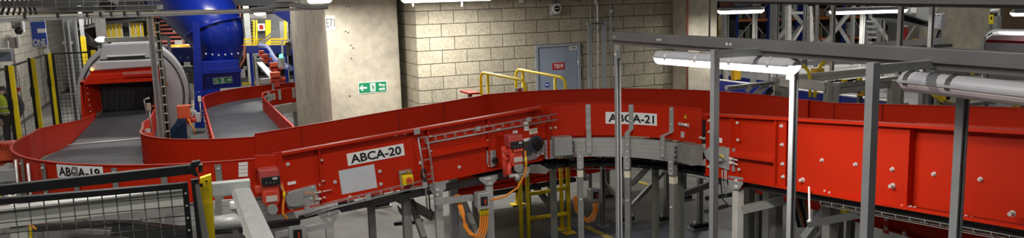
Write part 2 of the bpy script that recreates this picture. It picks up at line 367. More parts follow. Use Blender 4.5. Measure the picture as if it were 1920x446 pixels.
# end boxes of the ring
for (px0, px1, nm) in ((1031, 1068, 'end_box'), (1291, 1322, 'end_box')):
    a0, a1 = ang21(px0, 260), ang21(px1, 260); R = []
    for k in range(5):
        a = a0 + (a1 - a0) * k / 4; R.append([on21(a, 1.555, .02), on21(a, 1.555, .15), on21(a, 1.36, .15), on21(a, 1.36, .02)])
    M().rings(R).build(nm, GREYM if px0 < 1100 else GALVD, c21, bevel=.004)
for px0 in (1064, 1288):
    a = ang21(px0, 270); n, tg = fr21(a); c_ = on21(a, 1.42, .115)
    o = M().bar(c_ + tg * .05, c_ - tg * .05, .006, .17).build('joint_plate', DKSTEEL, c21)
    b_ = M()
    for (u, v) in ((-.03, .05), (0, .06), (-.035, 0), (0.01, .02), (-.03, -.05), (0, -.06), (.03, -.045), (.03, .035)): b_.disc(c_ + tg * u + Z * v + n * .003, n, .007, .006, 8)
    b_.build('bolts', STEEL, o, stuff=True)
def on_plane_bolt(parent, c, n, r=.008, name='bolt'): return bolt_m(c, n, r).build(name, STEEL, parent)
# Z brackets from guard to ring
for px in (1103, 1184, 1260):
    a = ang21(px, 225); n, tg = fr21(a); s = -.13 if px == 1260 else (-.05 if px == 1184 else .0)
    prf = [(1.875, .012), (1.62, .012), (1.585, .10), (1.36, .10)]; R = []
    w_ = .026; sh = [0, 0, s * .35, s * .35]
    for (zz, dr), k in zip(prf, sh):
        p = on21(a, zz, dr) + tg * k
        R.append([p - tg * w_, p + tg * w_, p + tg * w_ - n * .006, p - tg * w_ - n * .006])
    o = M().rings(R).build('guard_bracket', GALV, c21)
    for zz, dr, k in ((1.85, .012, 0), (1.70, .012, 0), (1.46, .10, sh[3]), (1.385, .10, sh[3])): bolt_m(on21(a, zz, dr) + tg * k, n, .007).build('bolt', STEEL, o)
# legs under the ring
for i, px in enumerate((1086, 1180, 1270)):
    a = ang21(px, 300); n, tg = fr21(a)
    lg = M().prism([on21(a, 0, .06) + tg * sx + n * sy for sx, sy in ((-.03, -.03), (.03, -.03), (.03, .03), (-.03, .03))], Z * 1.30).build('leg', GALVD, c21, bevel=.004)
    M().bar(on21(a, 0, .06) + tg * .08, on21(a, 0, .06) - tg * .08, .14, .02).build('foot_plate', GALVD, lg)
    q = on21(a, 1.305, .098)
    M().prism([q + tg * x + Z * y for x, y in ((-.035, -.09), (-.02, -.11), (.02, -.11), (.035, -.09), (.035, .08), (.022, .08), (.022, .06), (-.022, .06), (-.022, .08), (-.035, .08))], n * .006).build('leg_plate', GALV, lg)
    for zz in (1.33, 1.26, 1.21): bolt_m(on21(a, zz, .104), n, .008).build('bolt', STEEL, lg)
    M().prism([on21(a, 1.105, .06) + tg * sx + n * sy for sx, sy in ((-.031, -.031), (.031, -.031), (.031, .031), (-.031, .031))], Z * .07).build('tape_band', CREAM, lg)
    bolt_m(on21(a, .86, .09), n, .009).build('bolt', STEEL, lg)
# outer legs with bracing behind
LG = mat('olive_grey_leg', (.19, .20, .165), .5, .3, var=.12)
for (px, X, Y) in ((1038, 3.66, 8.0), (1229, 4.95, 7.35), (1276, 4.90, 6.95)):
    p = V((AY(px, 380, Y).x, Y, 0)); 
    lg = M().box((p.x, p.y, .72), (.06, .06, 1.44)).build('leg', LG, c21, bevel=.003)
M().bar(AY(1065, 290, 7.7), AY(1100, 335, 7.9), .05, .05).build('brace', GALVD, c21)
M().bar(AY(1243, 285, 7.2), AY(1185, 345, 7.6), .05, .05).build('brace', GALVD, c21)
M().bar(AY(1322, 290, 6.9), AY(1278, 318, 7.0), .05, .06).build('brace', DKSTEEL, c21)
M().bar(AY(1190, 300, 7.6), AY(1216, 275, 7.4), .05, .05).build('brace', DKSTEEL, c21)
# labels, small fittings on the inner guard
al = ang21(1185, 221)
def f21(u, v, o=.0): a = al - math.degrees(u / (RI - .012)); return on21(a, 1.728 + v, .008 + o)
nameplate('name_plate', 'ABCA-21', c21, f21, .56, .125, .50, .088)
a = ang21(1287, 213); n, tg = fr21(a); q = on21(a, 1.80, .012)
o = M().prism([q - tg * .022 - Z * .02, q + tg * .022 - Z * .02, q + Z * .022], n * .002).build('warning_triangle', YEL, c21)
M().prism([q - tg * .006 - Z * .012 + n * .003, q + tg * .006 - Z * .012 + n * .003, q + Z * .008 + n * .003], n * .001).build('symbol', INK, o)
a = ang21(1285, 229); n, tg = fr21(a); q = on21(a, 1.715, .02)
M().tube([q + tg * .055, q - tg * .055], .016, 8).tube([q + tg * .06, q + tg * .055], .02, 8).tube([q - tg * .06, q - tg * .055], .02, 8).build('latch_bar', STEEL, c21)
a = ang21(1282, 247); n, tg = fr21(a); q = on21(a, 1.61, .015); M().bar(q - Z * .03, q + Z * .03, .04, .012, up=n).build('small_bracket', STEEL, c21)
for px in (1316, 1322, 1032, 1041):
    a = ang21(px, 245); n, tg = fr21(a); bolt_m(on21(a, 1.62 if px > 1100 else 1.64, .006), n, .009, .02).build('bolt', STEEL, c21)
# cable tray ring beneath
tr = T('curved_cable_tray', 'black curved cable bundle in a wire tray under the centre curve', 'cable tray', (3.42, 6.28, 1.1))
M().sweep(arc(C21, 1.62, 112, -4, 1.12, 30), [(-.10, 0), (.10, 0), (.10, .02), (-.10, .02)]).build('tray_floor', BLACKR, tr)
for k in range(7): M().tube([p + Z * random.uniform(0, .01) for p in arc(C21, 1.50 + k * .036, 112, -4, 1.155 + .016 * (k % 2), 30)], .016, 6).build('cable', BLACK, tr)
wr = M()
for dz in (0, .05): wr.tube(arc(C21, 1.50, 112, -4, 1.10 + dz, 30), .003, 5)
for i in range(24): a = 112 - i * 5; p = V((C21[0] + 1.5 * math.cos(math.radians(a)), C21[1] + 1.5 * math.sin(math.radians(a)), 1.10)); wr.tube([p, p + Z * .09], .003, 4)
wr.build('tray_wires', GALV, tr, stuff=True)

# ---- ABCA-20 straight incline
YN, YF = 7.40, 8.66
c20 = T('inclined_belt_conveyor', 'red sloping belt conveyor lettered ABCA-20, left of the centre', 'conveyor', (2.0, 8.0, 0))
x0, x1 = .69, 3.40
def side20(xa, xb, y, zt, zb, t=.008): return M().prism([(xa, y, z20(xa) + zb), (xb, y, z20(xb) + zb), (xb, y, z20(xb) + zt), (xa, y, z20(xa) + zt)], YU * t)
side20(x0, x1, YN, 0, -.57).build('side_panel', RED, c20)
for zt in (-.0,): M().bar((x0 + .08, YN - .035, z20(x0 + .08) - .012), (x1, YN - .035, z20(x1) - .012), .07, .024).build('top_flange', RED, c20)
M().bar((x0, YN - .02, z20(x0) - .565), (x1, YN - .02, z20(x1) - .565), .05, .015).build('bottom_flange', RED, c20)
for px in (598, 803, 915, 1027):
    X = AY(px, 300, YN).x; M().bar((X, YN - .025, z20(X) - .56), (X, YN - .025, z20(X) - .02), .012, .05, up=(0, 1, 0)).build('rib', RED, c20)
for px in (598, 803, 915):
    X = AY(px, 300, YN).x
    for dz in ((-.14, -.34, -.50) if px == 598 else (-.10, -.25, -.42, -.52)): bolt_m((X + .01, YN - .03, z20(X) + dz), (1, -.2, 0) if px != 915 else (-1, -.2, 0), .008, .02).build('bolt', STEEL, c20)
xa, xb = AY(806, 300, YN).x, AY(914, 300, YN).x
M().prism([(xa, YN - .06, z20(xa) - .29), (xa, YN, z20(xa) - .25), (xa, YN, z20(xa) - .32), (xa, YN - .06, z20(xa) - .31)], (xb - xa, 0, .0815 * (xb - xa))).build('cross_ledge', RED, c20)
M().prism([AY(478, 291, YN - .06), AY(516, 290.5, YN - .06), AY(518, 318, YN - .06), AY(478, 318, YN - .06)], YU * .012).build('corner_plate', RED, c20)
guard('far_guard', c20, [(x0 - .05, YF, z20(x0)), (1.4, YF + .02, z20(1.4)), (2.1, YF + .03, z20(2.1)), (3.30, YF + .03, z20(3.30) + .004)], .36)
for px in (562, 747, 833): 
    X = AY(px, 215, YF).x; M().bar((X, YF - .0, z20(X) - .33), (X, YF - .0, z20(X) - .01), .006, .012, up=(0, 1, 0)).build('guard_joint', mat('red_joint', (.25, .012, .006), .5), c20)
belt(c20, [(x0, YN + .02, z20(x0)), (x1, YN + .02, z20(x1))], [(x0, YF - .01, z20(x0)), (x1, YF - .01, z20(x1))])
U20 = V((1, 0, .0815)).normalized(); V20 = V((-.0815, 0, 1)).normalized()
f = lambda a, b, o=0: AY(705, 289.5, YN) + U20 * a + V20 * b - YU * (.004 + o)
nameplate('name_plate', 'ABCA-20', c20, f, .56, .118, .50, .086)
plate(AY(671.5, 336, YN - .004), U20, V20, .345, .235, .004, mat('blank_plate', (.60, .62, .66), .5, var=.04), 'blank_panel', c20)
for (px, py) in ((628, 341), (712, 321), (714, 345), (656, 369), (742, 252), (759, 249), (788, 305), (861, 313), (540, 308), (601, 346)): bolt_m(AY(px, py, YN), -YU, .012, .016).build('bolt', STEEL, c20)
for k in range(0): pass
plate(AY(547, 343, YN - .004), U20, V20, .075, .028, .002, LABEL, 'sticker', c20)
# take-up plates with screws
o = M().prism([AY(px, py, YN - .02) for px, py in ((538, 360), (592, 346), (600, 384), (548, 397), (538, 388))], YU * .02).build('take_up_plate', GALV, c20)
M().prism([AY(px, py, YN - .07) for px, py in ((535, 372), (540, 362), (552, 357), (568, 354), (571, 384), (555, 388), (543, 388), (537, 382))], YU * .05).build('round_cover', GREYM, o, bevel=.006)
for dy in (0, 1):
    a_ = AY(590, 362 + dy * 13, YN - .03); M().tube([a_, a_ + U20 * (.16 - dy * .07)], .006, 6).build('threaded_rod', STEEL, o); bolt_m(a_ + U20 * .04, U20, .014, .02).build('nut', STEEL, o)
M().tube([AY(566, 365, YN - .05), AY(580, 361, YN - .06), AY(589, 364, YN - .04), AY(590, 378, YN - .03)], .005, 6).build('sensor_cable', ORANGE, o)
for q_ in ((586, 351), (546, 394), (583, 372)): bolt_m(AY(*q_, YN - .02), -YU, .009).build('bolt', STEEL, o)
# gear motors
def gearmotor(parent, c, s, label, ang=0.0):
    c = V(c); u = V((math.cos(ang), 0, math.sin(ang))); v = V((-math.sin(ang), 0, math.cos(ang)))
    P = lambda x, y, z=0: c + u * x * s + v * z * s - YU * y * s
    def bx(x0, x1, y0, y1, z0, z1, b=.006): 
        return M().hexa([P(x0, y0, z0), P(x1, y0, z0), P(x1, y1, z0), P(x0, y1, z0), P(x0, y0, z1), P(x1, y0, z1), P(x1, y1, z1), P(x0, y1, z1)])
    g = bx(-.075, .075, 0, .17, -.12, .06).build('gear_motor', REDD, parent, bevel=.015, label=label)
    M().prism([P(x, .18, z) for x, z in ((-.07, -.02), (-.045, .0), (.045, .0), (.07, -.02), (.07, -.10), (.04, -.155), (-.04, -.155), (-.07, -.10))], P(0, 0.0) - P(0, .05)).build('gear_housing', REDD, g, bevel=.006)
    M().prism([P(x, .19, z) for x, z in ((-.09, .20), (.08, .20), (.095, .07), (-.085, .07))], P(0, 0) - P(0, .15)).build('inverter_lid', mat('faded_red', (.50, .07, .06), .5, var=.08), g, bevel=.012)
    bx(-.075, .085, .19, .205, .055, .135).build('control_face', BLACK, g, bevel=.004)
    for k in range(3): M().disc(P(-.035 + k * .035, .205, .08), -YU, .011 * s, .01, 10).build('knob', DKSTEEL, g)
    bx(.02, .06, .205, .207, .105, .125).build('status_window', mat('pale_window', (.45, .5, .45), .4), g)
    plate(P(0, .21, -.065), u, v, .10 * s, .055 * s, .004, mat('rating_plate', (.6, .5, .45), .5), 'rating_plate', g)
    M().disc(P(0.0, .17, -.165), -YU, .045 * s, .05 * s, 14).build('round_cap', GREYM, g)
    bx(-.13, -.07, .05, .13, -.02, .04).build('side_flange', REDD, g, bevel=.006); bx(.07, .12, .05, .10, .0, .05).build('side_flange', REDD, g, bevel=.005)
    return g, P
g, P = gearmotor(c20, AY(504, 350, YN - .02), 1.0, 'red gear motor at the low end of the slope')
M().tube([P(.10, .12, .04), P(.12, .14, -.05), P(.10, .14, -.15), P(.09, .16, -.22), P(.12, .14, -.28), P(.16, .12, -.32)], .011, 8).build('orange_cable', ORANGE, g)
M().tube([P(.118, .14, -.03), P(.112, .143, -.09)], .0125, 8).build('yellow_sleeve', YELP, g)
M().tube([P(.08, .16, .05), P(.095, .18, .0), P(.10, .13, -.02)], .004, 6).build('thin_cable', GREYM, g)
g, P = gearmotor(c20, AY(957, 282, YN - .10), .92, 'orange red gear motor at the high end of the slope', .03)
M().tube([P(.09, .2, .02), P(.09, .22, -.10), P(.075, .22, -.22), P(-.02, .2, -.38), P(-.16, .15, -.47), P(-.34, .1, -.50), P(-.42, .0, -.50)], .011, 8).build('orange_cable', ORANGE, g)
M().tube([P(.09, .212, -.05), P(.088, .221, -.14)], .0125, 8).build('yellow_sleeve', YELP, g)
M().tube([P(-.06, .12, -.10), P(-.09, .12, -.22), P(-.02, .14, -.27)], .028, 8).build('black_elbow', REDD, g)
M().disc(P(-.12, .12, -.05), -YU, .02, .03, 10).disc(P(-.12, .12, .03), -YU, .02, .03, 10).tube([P(-.12, .1, .08), P(-.12, .1, -.26)], .026, 8).build('side_arm', REDD, g)
M().disc(P(.02, .15, -.17), V((.7, -.7, -.1)), .045, .05, 14).build('grey_cap', GREYM, g)
for k in range(3): M().disc(P(-.03 + k * .035, .19, .03), V((0, -1, .3)), .014, .03, 8).build('cable_gland', REDD, g)
M().disc(P(-.03, .16, -.27), V((1, -.4, 0)), .04, .05, 12).disc(P(-.10, .16, -.25), V((1, -.2, .1)), .02, .16, 10).build('tie_bar', GALV, g)
# bearing plate with black hub at the high end
o = M().prism([AY(px, py, YN - .02) for px, py in ((975, 264), (1003, 256), (1017, 262), (1018, 286), (1005, 298), (972, 306))], YU * .02).build('bearing_plate', GREYM, c20)
M().prism([AY(px, py, YN - .03) for px, py in ((980, 268), (998, 263), (997, 290), (978, 296))], YU * .008).build('dark_cover', DKSTEEL, o)
hb = AY(1004, 269, YN - .03); M().disc(hb, -YU, .085, .02, 20).build('hub_flange', mat('dark_blue_grey', (.045, .055, .08), .4), o)
M().disc(hb + XU * .01, -YU, .06, .07, 18, .052).build('hub_cap', BLACK, o, bevel=.006)
for q_ in ((990, 260), (1003, 256), (1009, 285), (1009, 291), (977, 300), (1017, 288)): bolt_m(AY(*q_, YN - .03), -YU, .009).build('bolt', STEEL, o)
plate(AY(987, 262, YN - .035), U20, V20, .09, .028, .002, LABEL, 'sticker', o)
for (px, py, w_, h) in ((987, 236, .055, .10), (1000, 246, .095, .06), (966, 247, .055, .028), (935, 243, .05, .022)):
    pl = plate(AY(px, py, YN - .004), U20, V20, w_, h, .003, LABEL if px != 1000 else mat('buff_label', (.72, .64, .5), .6), 'sticker', c20)
M().prism([AY(px, py, YN - .03) for px, py in ((913, 283), (930, 281), (931, 310), (918, 315), (913, 305))], YU * .02).build('clamp_plate', GALV, c20, bevel=.004)
M().disc(AY(927, 300, YN - .03), -YU, .03, .04, 12).build('idler_cap', BLACK, c20)
# wire basket trays on the side
def basket(name, parent, pts, w_=.05, h=.06, step=.10, up=Z, side=-YU):
    wr = M(); pts = [V(p) for p in pts]
    for s_, z_ in ((0, 0), (w_, 0), (0, h), (w_, h), (w_ / 2, 0)): wr.tube([p + side * s_ + up * z_ for p in pts], .0035, 5)
    for a, b in zip(pts[:-1], pts[1:]):
        L_ = (b - a).length; n = max(1, int(L_ / step))
        for i in range(n):
            p = a + (b - a) * (i / n); wr.tube([p + up * h, p, p + side * w_, p + side * w_ + up * h], .003, 4)
    return wr.build(name, GALV, parent)
ct = T('wire_cable_tray', 'thin wire basket tray running along the top right of the sloping conveyor', 'cable tray', tuple(AY(900, 240, YN)))
basket('wire_basket', ct, [AY(797, 268, YN - .03), AY(1043, 223, YN - .03)], .05, .06, .10, V20)
for px, py in ((897, 241), (991, 224)): plate(AY(px, py, YN - .09), U20, V20, .05, .045, .006, GALV, 'clip', ct)
ct = T('wire_cable_tray', 'upright wire basket tray crossing the sloping conveyor beside the yellow switch', 'cable tray', tuple(AY(793, 300, YN)))
basket('wire_basket', ct, [AY(783, 258, YN - .06), AY(790, 300, YN - .06), AY(797, 355, YN - .06), AY(800, 392, YN - .06)], .04, .09, .10, U20)
plate(AY(782, 247, YN - .09), U20, V20, .06, .05, .008, GALV, 'clip', ct)
M().tube([AY(797, 322, YN - .11), AY(791, 318, YN - .12), AY(790, 330, YN - .12), AY(797, 336, YN - .12), AY(803, 345, YN - .1), AY(806, 390, YN - .1), AY(812, 400, YN - .1), AY(808, 408, YN - .05), AY(796, 402, YN)], .008, 7).build('black_cable', BLACK, ct)
M().tube([AY(794 + 5 * math.cos(t_), 327 + 11 * math.sin(t_), YN - .13) for t_ in [k * .63 for k in range(11)]], .007, 6).build('cable_loop', BLACK, ct)
ct = T('wire_cable_tray', 'wire basket tray full of black cable under the sloping conveyor', 'cable tray', tuple(AY(700, 375, YN)))
basket('wire_basket', ct, [AY(571, 404, YN - .06), AY(632, 386, YN - .06), AY(812, 343, YN - .06)], .05, .055, .10, V20)
bt = M(); bt.bar(AY(560, 408, YN + .0), AY(640, 388, YN + .0), .05, .04).build('cable_bundle', BLACK, ct)
M().bar(AY(638, 391, YN + .02), AY(1000, 318, YN + .02), .10, .055).build('cable_trunk', BLACKR, ct)
for px, py in ((577, 394), (691, 370), (797, 347)): plate(AY(px, py, YN - .12), U20, V20, .05, .06, .008, GALV, 'clip', ct)
# yellow emergency switch on a bracket
t = T('emergency_stop_switch', 'yellow box with an orange red twist switch on the sloping conveyor', 'switch', tuple(AY(765, 335, YN)))
plate(AY(762, 335, YN - .02), U20, V20, .13, .16, .02, GALV, 'mounting_plate', t); plate(AY(760, 322, YN - .05), U20, V20, .12, .02, .05, GALV, 'hood', t)
b_ = plate(AY(766, 338, YN - .10), U20, V20, .105, .10, .08, YELP, 'switch_box', t, bevel=.008)
M().disc(AY(767, 338, YN - .10), -YU, .033, .03, 16).build('red_knob', mat('knob_orange_red', (.65, .12, .03), .4), t); M().bar(AY(764.5, 338, YN - .135), AY(769.5, 337, YN - .135), .012, .02).build('knob_grip', REDD, t)
M().tube([AY(762, 324, YN - .08), AY(771, 321, YN - .09)], .013, 8).build('cable_gland', mat('brass', (.55, .32, .06), .35, .8), t)
# supports of 20: legs, gusset plates, cross strut
def gusset(parent, pts, Y, t_=.01): return M().prism([AY(px, py, Y) for px, py in pts], YU * t_).build('gusset_plate', GALV, parent)
gp = gusset(c20, ((806, 345), (836, 341), (836, 354), (825, 366), (814, 366), (806, 356)), YN - .05)
for q_ in ((820, 356), (820, 366)): bolt_m(AY(*q_, YN - .05), -YU, .012).build('bolt', STEEL, gp)
gp = gusset(c20, ((899, 333), (933, 327), (934, 334), (924, 346), (913, 348), (899, 338)), YN - .05)
for q_ in ((912, 336), (918, 335), (919, 344)): bolt_m(AY(*q_, YN - .05), -YU, .012).build('bolt', STEEL, gp)
gp = gusset(c20, ((595, 402), (636, 392), (634, 408), (626, 417), (606, 415)), YN - .05)
for q_ in ((617, 401), (618, 412)): bolt_m(AY(*q_, YN - .05), -YU, .012).build('bolt', STEEL, gp)
for px, zt in ((823, 1.14), (918, 1.19)):
    X = AY(px, 400, YN).x; lg = M().box((X, YN, zt / 2), (.075, .06, zt)).build('leg', ALUW, c20, bevel=.004); M().box((X, YN, .01), (.18, .16, .02)).build('foot_plate', GALV, lg)
X = AY(618, 430, YN).x; M().box((X, YN, .51), (.075, .06, 1.02)).build('leg', ALUW, c20, bevel=.004)
for px, Y_, w_ in ((697, 7.9, .07), (763, 7.6, .085), (852, 8.6, .09)):
    X = AY(px, 410, Y_).x; zt = z20(X) - .53; M().box((X, Y_, zt / 2), (w_, w_, zt)).build('leg', GALVD if w_ < .09 else GALV, c20, bevel=.004)
for a_, b_ in (((770, 375), (795, 446)), ((868, 378), (897, 446))):
    M().bar(AY(*a_, 7.8), AY(*b_, 7.5), .06, .05).build('brace', GALVD, c20)
top(M().channel(AY(815, 378, 7.22), AY(886, 370, 7.22), .05, .06, up=Z), 'strut_rail', GALV, 'short slotted strut rail holding the isolator box under the slope', 'rail')
# isolator with orange cables
def isolator(label, c, s=1.0, n_c=4):
    c = V(c); t = T('isolator_box', label, 'electrical box', tuple(c))
    M().box(c, (.125 * s, .12 * s, .155 * s)).build('box_body', GREYM, t, bevel=.012)
    M().box(c + V((0, -.062 * s, 0)), (.135 * s, .012, .165 * s)).build('lid', GALV, t, bevel=.004)
    M().box(c + V((0, -.07 * s, 0)), (.07 * s, .012, .09 * s)).build('black_window', BLACK, t)
    M().box(c + V((.008 * s, -.08 * s, -.005)), (.014 * s, .02, .05 * s)).build('red_switch', mat('switch_red', (.55, .05, .03), .4), t)
    return t
iso = isolator('grey isolator box with looped orange cables under the slope', AY(903, 374, 7.15))
c = AY(903, 374, 7.15)
for k in range(4):
    a_ = c + V((-.02 + .025 * k, -.01, -.08)); lo = a_ + V((-.05, 0, -.27 - .015 * k))
    M().tube([a_, a_ + V((0, 0, -.10)), a_ + V((-.01, 0, -.20)), lo, lo + V((-.07, .01, .01)), lo + V((-.12 - .01 * k, .03, .10)), c + V((-.17 - .012 * k, .06, -.12)), c + V((-.20 - .012 * k, .12, .05))], .0105, 8).build('orange_cable', ORANGE, iso)
    M().tube([a_, a_ + V((0, 0, -.08))], .014, 8).build('yellow_gland', YELP, iso)
iso = isolator('grey isolator box at the bottom edge below the red gear motor', AY(556, 436, 7.0), 1.05)
top(M().channel(AY(516, 440, 7.05), AY(624, 420, 7.05), .045, .05), 'strut_rail', GALV, 'strut rail behind the lower left isolator box', 'rail')
iso = isolator('small grey isolator box with orange cables behind the centre legs', AZ(1112, 364, .60), .95)
c = AZ(1112, 364, .60)
for k in range(3):
    a_ = c + V((.0 + .025 * k, -.01, -.08)); M().tube([a_, a_ + V((0, 0, -.12)), a_ + V((-.04, 0, -.20 - .02 * k)), a_ + V((-.14, 0, -.22 - .02 * k)), a_ + V((-.24, .02, -.1)), a_ + V((-.25, .05, .08))], .011, 7).build('orange_cable', ORANGE, iso)
p = AZ(1131, 425, 0); t = T('strut_post', 'short upright strut post on the floor beside the small isolator box', 'post', tuple(p))
M().channel(p, p + Z * 1.0, .05, .05, up=YU).build('post', GALVD, t); M().box(p + Z * .01, (.14, .12, .02)).build('foot_plate', GALV, t)
# ---- ABCA-22 straight on the right
XN, XF = 4.62, 5.90
c22 = T('inclined_belt_conveyor', 'bright red deep-sided conveyor running out of the frame on the right', 'conveyor', (5.2, 4, 0))
y0, y1 = AX(1328, 260, XN).y, 1.9
ym = AX(1703, 300, XN).y
def side22(ya, yb, zt, zb, x=XN, t=.008): return M().prism([(x, ya, z22(ya) + zb), (x, yb, z22(yb) + zb), (x, yb, z22(yb) + zt), (x, ya, z22(ya) + zt)], XU * t)
side22(y0, ym, 0, -.60).build('side_panel', RED, c22); side22(ym, y1, 0, -.60, XN + .055).build('side_panel', RED, c22)
def along22(ya, yb, dz, w_, h, dx, m=RED, name='flange'): return M().bar((XN + dx, ya, z22(ya) + dz), (XN + dx, yb, z22(yb) + dz), w_, h).build(name, m, c22)
along22(y0 - .0, y1, -.012, .075, .022, -.03, RED, 'top_flange'); along22(y0 - .0, y1, -.60, .06, .014, -.02, RED, 'bottom_flange')
for px in (1332, 1377, 1461): 
    Y = AX(px, 280, XN).y; M().bar((XN - .025, Y, z22(Y) - .60), (XN - .025, Y, z22(Y) - .02), .012, .05, up=XU).build('rib', RED, c22)
Y = AX(1472, 280, XN).y; M().bar((XN - .03, Y, z22(Y) - .59), (XN - .03, Y, z22(Y) - .03), .09, .01, up=XU).build('rib_face', RED, c22)
M().bar((XN + .028, ym - .002, z22(ym) - .6), (XN + .028, ym - .002, z22(ym) - .01), .012, .07, up=XU).build('rib', RED, c22)
ya, yb = AX(1377, 285, XN).y, AX(1460, 285, XN).y
M().prism([(XN - .06, ya, AX(1378, 288, XN).z), (XN, ya, AX(1378, 280, XN).z), (XN, ya, AX(1378, 290, XN).z), (XN - .06, ya, AX(1378, 293, XN).z)], (0, yb - ya, .0889 * (ya - yb))).build('cross_ledge', RED, c22)
for (px, py) in ((1542, 300), (1605, 308), (1674, 317), (1752, 326), (1839, 336)): bolt_m(AX(px, py, XN if px < 1703 else XN + .055), -XU, .011, .016).build('bolt', STEEL, c22)
for (px, py) in ((1506, 337), (1675, 348), (1900, 400)): bolt_m(AX(px, py, XN), -XU, .014, .03).build('bolt', STEEL, c22)
for (px, py) in ((1466, 236), (1467, 271), (1468, 307), (1469, 331), (1331, 226), (1331, 247), (1330, 312)): bolt_m(AX(px, py, XN - .035), -XU, .011, .016).build('bolt', STEEL, c22)
for px, py in ((1382, 230), (1383, 262), (1384, 294), (1385, 317)): bolt_m(AX(px, py, XN - .04), (-.4, -1, 0), .009, .02).build('bolt', STEEL, c22)
for py in (245, 290, 335, 370):
    bolt_m(AX(1716, py, XN + .055), -XU, .008, .004).build('rivet', RED, c22)
guard('far_guard', c22, [(XF - .03, 6.25, 1.89), (XF, 5.9, z22(5.9)), (XF + .01, 4.8, z22(4.8)), (XF + .02, y1, z22(y1))], .36)
for px in (1511, 1565, 1656): Y = AX(px, 195, XF).y; M().bar((XF - .008, Y, z22(Y) - .33), (XF - .008, Y, z22(Y) - .01), .005, .01, up=XU).build('guard_joint', mat('red_joint', (.25, .012, .006), .5), c22)
belt(c22, [(XN + .09, y0, z22(y0)), (XN + .09, y1, z22(y1))], [(XF, y0, z22(y0)), (XF, y1, z22(y1))])
# take-up plate, half round cover at its start
o = M().prism([AX(px, py, XN - .03) for px, py in ((1346, 275), (1376, 278), (1375, 322), (1346, 312))], XU * .02).build('take_up_plate', GALV, c22)
M().prism([AX(px, py, XN - .09) for px, py in ((1322, 281), (1327, 276), (1350, 275), (1350, 303), (1332, 303), (1324, 298), (1320, 290))], XU * .06).build('round_cover', GALV, o, bevel=.006)
for py in (296, 304): a_ = AX(1367, py, XN - .05); M().tube([a_, a_ - YU * .12], .006, 6).build('threaded_rod', STEEL, o); bolt_m(a_ - YU * .02, -YU, .013, .02).build('nut', STEEL, o)
M().tube([AX(1345, 291, XN - .10), AX(1352, 291, XN - .11), AX(1358, 296, XN - .09)], .006, 6).build('yellow_lead', YELP, o)
plate(AX(1351, 263, XN - .004), -YU, Z, .04, .045, .003, LABEL, 'sticker', c22)
# cables below
ct = T('wire_cable_tray', 'wire tray with thick black cables under the right red conveyor', 'cable tray', (XN, 4, 1.3))
yA = 5.9
for dz, dx in ((-.625, .03), (-.635, .07), (-.655, .03), (-.66, .08), (-.63, .11)):
    M().tube([(XN + dx, y_, z22(y_) + dz + .006 * math.sin(y_ * 5 + dx * 40)) for y_ in [yA - .25 * k for k in range(17)]], .017, 7).build('black_cable', BLACK, ct)
M().bar((XN + .12, yA, z22(yA) - .645), (XN + .12, 1.9, z22(1.9) - .645), .2, .07).build('cable_trunk', BLACKR, ct)
yB = AX(1540, 375, XN).y
wr = M()
for s_, z_ in ((0, 0), (.09, 0), (0, .035), (.045, 0)): wr.tube([(XN - .01 + s_, y_, z22(y_) - .70 + z_) for y_ in (yB, 1.9)], .003, 5)
k = 0
while yB - k * .12 > 1.9: y_ = yB - k * .12; wr.tube([(XN - .01, y_, z22(y_) - .665), (XN - .01, y_, z22(y_) - .70), (XN + .08, y_, z22(y_) - .70)], .004, 4); k += 1
wr.build('wire_basket', GALVD, ct)
for px, py in ((1550, 357), (1559, 360), (1695, 385), (1708, 388), (1716, 390), (1812, 406), (1822, 409)): bolt_m(AX(px, py, XN + .02), -XU, .009, .02).build('clamp', STEEL, ct)
# support: white grey leg with gusset and arm
gp = M().prism([AX(px, py, XN - .05) for px, py in ((1365, 329), (1392, 333), (1392, 345), (1385, 356), (1373, 356), (1366, 348))], XU * .01).build('gusset_plate', GALV, c22)
for q_ in ((1380, 339), (1380, 350)): bolt_m(AX(*q_, XN - .05), -XU, .014).build('bolt', STEEL, gp)
p = AX(1384, 360, XN); M().box((p.x, p.y, 1.21 / 2), (.075, .075, 1.21)).build('leg', mat('pale_leg', (.56, .54, .50), .5, .1), c22, bevel=.004)
M().bar(AX(1392, 393, XN + .02), AX(1470, 375, XN + .3), .06, .07).build('cross_arm', GALVD, c22)
for px, X_, w_ in ((1405, 5.7, .09), (1442, 5.6, .10), (1455, 5.2, .09), (1556, 5.0, .09), (1562, 5.8, .08), (1576, 5.9, .05)):
    p = AX(px, 400, X_); zt = z22(p.y) - .66; M().box((X_, p.y, zt / 2), (w_, w_, zt)).build('leg', (LG if px == 1405 else ALUW if px in (1562, 1442) else GALVD), c22, bevel=.004)
M().bar(AX(1562, 372, 5.0), AX(1508, 446, 5.0), .05, .06).build('brace', GALV, c22)
M().bar(AX(1575, 372, 5.0), AX(1550, 390, 5.0), .04, .05).build('brace', GALV, c22)
a_ = AX(1515, 420, 4.45); b_ = AX(1655, 394, 4.75)
t = T('cross_strut', 'dark strut arm with a thin white rod standing on it below the right conveyor', 'strut', tuple(a_)); M().channel(a_, b_, .05, .05, up=Z).build('strut', DKSTEEL, t)
M().tube([AX(1518, 415, 4.45), AX(1517, 350, 4.55)], .009, 6).build('threaded_rod', WHITE, t); bolt_m(AX(1518, 415, 4.45) + Z * .0, Z, .016, .012).build('nut', STEEL, t)
o = M().disc(AX(1588, 386, 4.9), -Z, .03, .05, 12).build('sensor_body', WHITE, None); tag(o, 'small yellow and white sensor hanging under the right conveyor', 'sensor'); OFF[o.name] = V((0, 0, 0))
M().box(AX(1588, 393, 4.9), (.07, .07, .06)).build('yellow_band', YELP, o); M().disc(AX(1589, 400, 4.9), -Z, .014, .03, 8).build('black_tip', BLACK, o)
